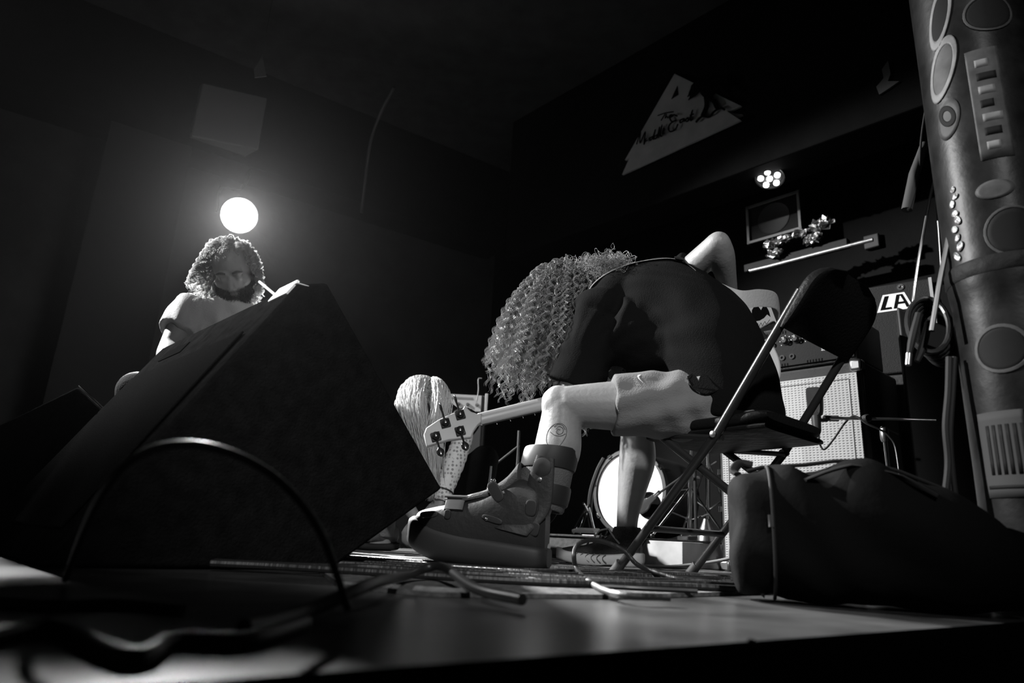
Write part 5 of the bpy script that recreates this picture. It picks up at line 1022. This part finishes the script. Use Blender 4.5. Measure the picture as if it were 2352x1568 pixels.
# straight hair falling from a centre parting
sdw_, wf2, wu2 = axes_from(wf, wup); r = np.random.default_rng(5); n = 3000; sgn = np.where(r.uniform(size=n) < .5, -1, 1)
t0 = r.uniform(-1.2, .6, n); ang = np.abs(r.normal(0, .55, n)); cH = wH + wu2 * .028 * .98 - wf2 * .012
dloc = np.column_stack([sgn * np.sin(ang) * np.cos(t0), np.sin(t0), np.cos(ang) * np.cos(t0)])
rad_ = (.084, .102, .098); root = cH + dloc[:, :1] * sdw_ * rad_[0] + dloc[:, 1:2] * wf2 * rad_[1] + dloc[:, 2:] * wu2 * rad_[2]
k = 30; cx_ = cH[0] + .02; u_n = r.uniform(0, 1, n)
end = np.column_stack([cx_ + .045 + (root[:, 0] - cx_) * .42 + r.normal(0, .016, n), cH[1] - .085 + r.normal(0, .035, n), root[:, 2] * 0 + cH[2] - r.uniform(.24, .44, n) + .03 * (root[:, 0] < cx_)])
side_v = np.where(root[:, 0] < cx_, -1, 1) * (.03 + .04 * u_n)
c1 = root + (root - cH) * .35 + np.column_stack([side_v, -.05 * np.ones(n), .01 * np.ones(n)]); c2 = np.column_stack([cx_ + (root[:, 0] - cx_) * .8 + side_v * .35, end[:, 1] - .03, root[:, 2] - .13])
t = np.linspace(0, 1, k)[None, :, None]; P = (1 - t) ** 3 * root[:, None] + 3 * (1 - t) ** 2 * t * c1[:, None] + 3 * (1 - t) * t * t * c2[:, None] + t ** 3 * end[:, None]
ax3 = (sdw_, wf2, wu2); rr3 = (.089, .108, .103); q = P - cH; l = np.stack([q @ ax3[j] / rr3[j] for j in range(3)], -1); mm = np.linalg.norm(l, axis=-1); P = cH + q * np.where(mm < 1, 1 / np.maximum(mm, .3), 1)[..., None]
s_ = np.linspace(0, 1, k)[None, :]; ph = r.uniform(0, 6.28, (n, 1)); P[..., 0] += .004 * s_ * np.sin(ph + 9 * s_); P[..., 1] += .004 * s_ * np.cos(ph + 8 * s_)
R = .0014 * r.uniform(.7, 1.2, (n, 1)) * (1 - .5 * s_ ** 2)
strands('hair', P, R, m_blond, woman)
m_lboot = mat('worn_leather_boot', .10, .42, bump=.4, scale=50, var=.4, vscale=30)
for a_, d_ in ((waL, fdl), (waR, fdr)):
    h_ = a_ - d_ * .075; h_[2] = .009; o_, s2, ss_ = shoe(woman, 'leather_boot', h_, d_, .27, m_lboot, m_blk, .046, .034, .12)
    b = MB(); b.tube([a_ + V(0, 0, .10), a_ - V(0, 0, .02)], [.055, .056], 20); b.build('boot_shaft', m_lboot, o_)
    for k in range(5):
        c = h_ + d_ * .27 * (.36 + .06 * k) + UP * (.118 - .011 * k); b = MB(); b.tube([c - ss_ * .026 - UP * .01, c + UP * .006, c + ss_ * .026 - UP * .01], .0026, 7, k=4); b.build('lace', mat('grey_lace', .2, .7), o_)
    b = MB(); P = [h_ + d_ * .27 * (.55 + .40 * math.cos(q) * .9 + .08) + ss_ * .0475 * math.sin(q) + UP * .040 for q in np.linspace(-1.5, 1.5, 24)]; b.tube(P, .0016, 6); b.build('welt_stitch', mat('pale_stitch', .6, .6), o_)

# ------------------------------------------------------------------ seated man behind the monitor
mH = at(535, 622, 2.75); mf = nz(V(.26, -.66, -.72)); mup = nz(V(-.06, -.70, .70)); mb_ = MB(); ms, mff, muu = head_shape(mb_, mH, mf, mup, 1.04)
mSR, mSL = at(436, 703, 2.80), at(640, 735, 2.88); mC = (mSR + mSL) / 2; mlat = nz(mSL - mSR); mpel = V(mC[0] - .02, mC[1] + .16, .58)
mb_.tube([mC + V(0, .03, .0), mH - muu * .06 - mff * .03], [.068, .060], 18)
mb_.loft([(mpel - V(0, 0, .06), mlat, V(0, -1, 0), .15, .12), (mpel, mlat, V(0, -1, 0), .165, .13), (mpel * .6 + mC * .4, mlat, V(0, -1, .1), .155, .115), (mpel * .25 + mC * .75, mlat, V(0, -1, .2), .17, .11), (mC - V(0, 0, .02), mlat, V(0, -1, .3), .165, .085), (mC + V(0, 0, .04), mlat, V(0, -1, .3), .08, .06)], 26, 5)
meR = at(388, 800, 2.70); mwR = V(meR[0] + .12, 2.50, meR[2] - .16); meL = V(mSL[0] + .07, mSL[1] - .08, mSL[2] - .27); st0, st1 = at(596, 647, 2.50), at(632, 677, 2.45); st2_ = st1 + (st1 - st0) * 1.3; mwL = st2_ + V(.03, .09, -.02)
arm(mb_, mSR, meR, mwR, 1.0); arm(mb_, mSL, meL, mwL, 1.0)
hand(mb_, mwR, nz(V(.7, -.5, -.2)), V(.2, .3, -1), V(0, 0, 1), 1.0); hand(mb_, mwL, nz(st2_ - mwL), V(-.7, -.2, -.4), V(0, 0, 1), 1.0, (.8, .9, .7))
mkR, mkL = V(mpel[0] - .19, mpel[1] - .42, .56), V(mpel[0] + .19, mpel[1] - .42, .56); maR, maL = mkR + V(-.02, .10, -.46), mkL + V(.02, .10, -.46); mfd = V(0, -1, 0)
leg(mb_, mpel + V(-.09, 0, 0), mkR, maR, mfd); leg(mb_, mpel + V(.09, 0, 0), mkL, maL, mfd); foot(mb_, maR, mfd); foot(mb_, maL, mfd)
man = tag(place('person', fuse(mb_, .0055, 4), m_skin), 'bearded curly-haired man in grey T-shirt sitting behind the wedge monitor', 'person')
c_ = MB(); c_.loft([(mpel - V(0, 0, .08), mlat, V(0, -1, 0), .17, .14), (mpel, mlat, V(0, -1, 0), .185, .15), (mpel * .6 + mC * .4, mlat, V(0, -1, .1), .175, .135), (mpel * .25 + mC * .75, mlat, V(0, -1, .2), .186, .130), (mC - V(0, 0, .015), mlat, V(0, -1, .3), .18, .105), (mC + V(0, 0, .035), mlat, V(0, -1, .3), .10, .075), (mC + V(0, 0, .05), mlat, V(0, -1, .3), .075, .06)], 30, 6)
sleeve(c_, mSR - V(-.02, 0, .0), mSR + (meR - mSR) * .62, .084, .080, .058); sleeve(c_, mSL - V(.02, 0, .0), mSL + (meL - mSL) * .62, .084, .078, .058)
mt = fuse(c_, .006, 4); co = get_co(mt); no = get_no(mt); q = co - mC
fo = .007 * np.sin((q @ mlat) * 85 + 3 * np.sin(q[:, 2] * 9)) * np.exp(-((q[:, 2] + .18) / .16) ** 2) + .004 * np.sin(q[:, 2] * 45 + (q @ mlat) * 40)
set_co(mt, co + no * fo[:, None]); place('t_shirt', mt, mat('grey_marl_cotton', .36, .9, bump=.3, scale=200), man)
c_ = MB(); c_.loft([(mpel - V(0, 0, .10), mlat, V(0, -1, 0), .17, .14), (mpel, mlat, V(0, -1, 0), .175, .14)], 24, 4)
for h_, k_, a_ in ((mpel - V(.09, 0, 0), mkR, maR), (mpel + V(.09, 0, 0), mkL, maL)): c_.tube([h_, k_], [.10, .075], 18); c_.ell(k_, .075); c_.tube([k_, a_ + V(0, 0, .03)], [.073, .06], 18)
place('trousers', fuse(c_, .008, 3), m_blackcloth, man)
for a_ in (maR, maL):
    h_ = a_ + V(0, .075, 0); h_[2] = .002; shoe(man, 'shoe', h_, mfd, .28, m_lboot, m_blk)
# hair round the sides and back, beard
cM = mH + muu * .03 - mff * .012
def mh(n, sel, seed, l0, l1, out, g, amp, wl, r0, name, m, dr=None):
    r, root, nor = curls(cM, (ms, mff, muu), (.080, .100, .094), n, 20, None, sel, seed=seed); l = r.uniform(l0, l1, len(root)); P, R = grow(r, root, nor, l, 26, np.full(len(root), out), np.full((len(root), 1), g), amp, wl, r0=r0, drift=dr, coll=[(cM, (.083, .104, .097), (ms, mff, muu))]); P, R = ringlets(P, R, r, 7, .003); return strands(name, P, R, m, man)
mh(420, lambda d: (d[:, 1] < .25) & ((d[:, 2] < .62) | (d[:, 1] < -.35)) & (np.abs(d[:, 0]) + (d[:, 1] < -.2) > .55), 31, .08, .17, .75, 1.1, .007, .03, .0011, 'hair', m_darkhair)
mh(160, lambda d: (d[:, 2] > .3) & (d[:, 1] < .30), 33, .015, .03, .4, .6, .003, .02, .0008, 'crown_hair', m_darkhair)
mh(260, lambda d: d[:, 1] < .1, 37, .03, .08, 1.0, .7, .007, .026, .0006, 'flyaway_hair', m_darkhair)
r = np.random.default_rng(41); n = 1500; th = r.uniform(-1.35, 1.35, n); zz = r.uniform(-.105, -.045, n) + .03 * np.abs(th) / 1.35
root = mH + 1.04 * (np.sin(th)[:, None] * ms * .064 + np.cos(th)[:, None] * mff * .080 + zz[:, None] * muu); keep = ~((np.abs(th) < .28) & (zz > -.085) & (zz < -.062)); root = root[keep]; th = th[keep]
nor = np.sin(th)[:, None] * ms * .7 + np.cos(th)[:, None] * mff * .9 - muu * .9; P, R = grow(r, root, nor, r.uniform(.02, .045, len(root)), 12, np.ones(len(root)), np.full((len(root), 1), .5), .002, .02, r0=.0011); strands('beard', P, R, mat('dark_beard', .04, .5), man)
b = MB()
for x in (-1, 1): b.tube([mH + ms * x * .052 + mff * .086 + muu * .030, mH + ms * x * .032 + mff * .096 + muu * .038, mH + ms * x * .014 + mff * .096 + muu * .032], [.003, .005, .004], 8, k=4)
b.build('eyebrow', MATS['dark_beard'], man)
stool = thing('drum_stool', 'round padded stool under the seated man', 'stool', V(mpel[0], mpel[1] + .02, 0)); sc0 = V(mpel[0], mpel[1] + .02, 0)
b = MB(); b.lathe(sc0, UP, [(.40, .15), (.41, .165), (.455, .165), (.465, .15), (.468, .05)], 32); b.build('seat', m_vinyl, stool); b = MB(); b.tube([sc0 + V(0, 0, .10), sc0 + V(0, 0, .41)], .018, 12); b.build('pole', m_chrome, stool)
for a in (30, 150, 270):
    d = V(math.cos(math.radians(a)), math.sin(math.radians(a)), 0); b = MB(); b.tube([sc0 + V(0, 0, .2), sc0 + d * .24 + V(0, 0, .012)], .010, 8); b.build('leg', m_chrome, stool)
b = MB(); b.tube([st0, st1, st2_ + (st1 - st0) * .5], .006, 8); rod = tag(b.build('drumstick', mat('pale_wood', .7, .5)), 'thin pale stick held by the bearded man behind the taped monitor corner', 'stick')
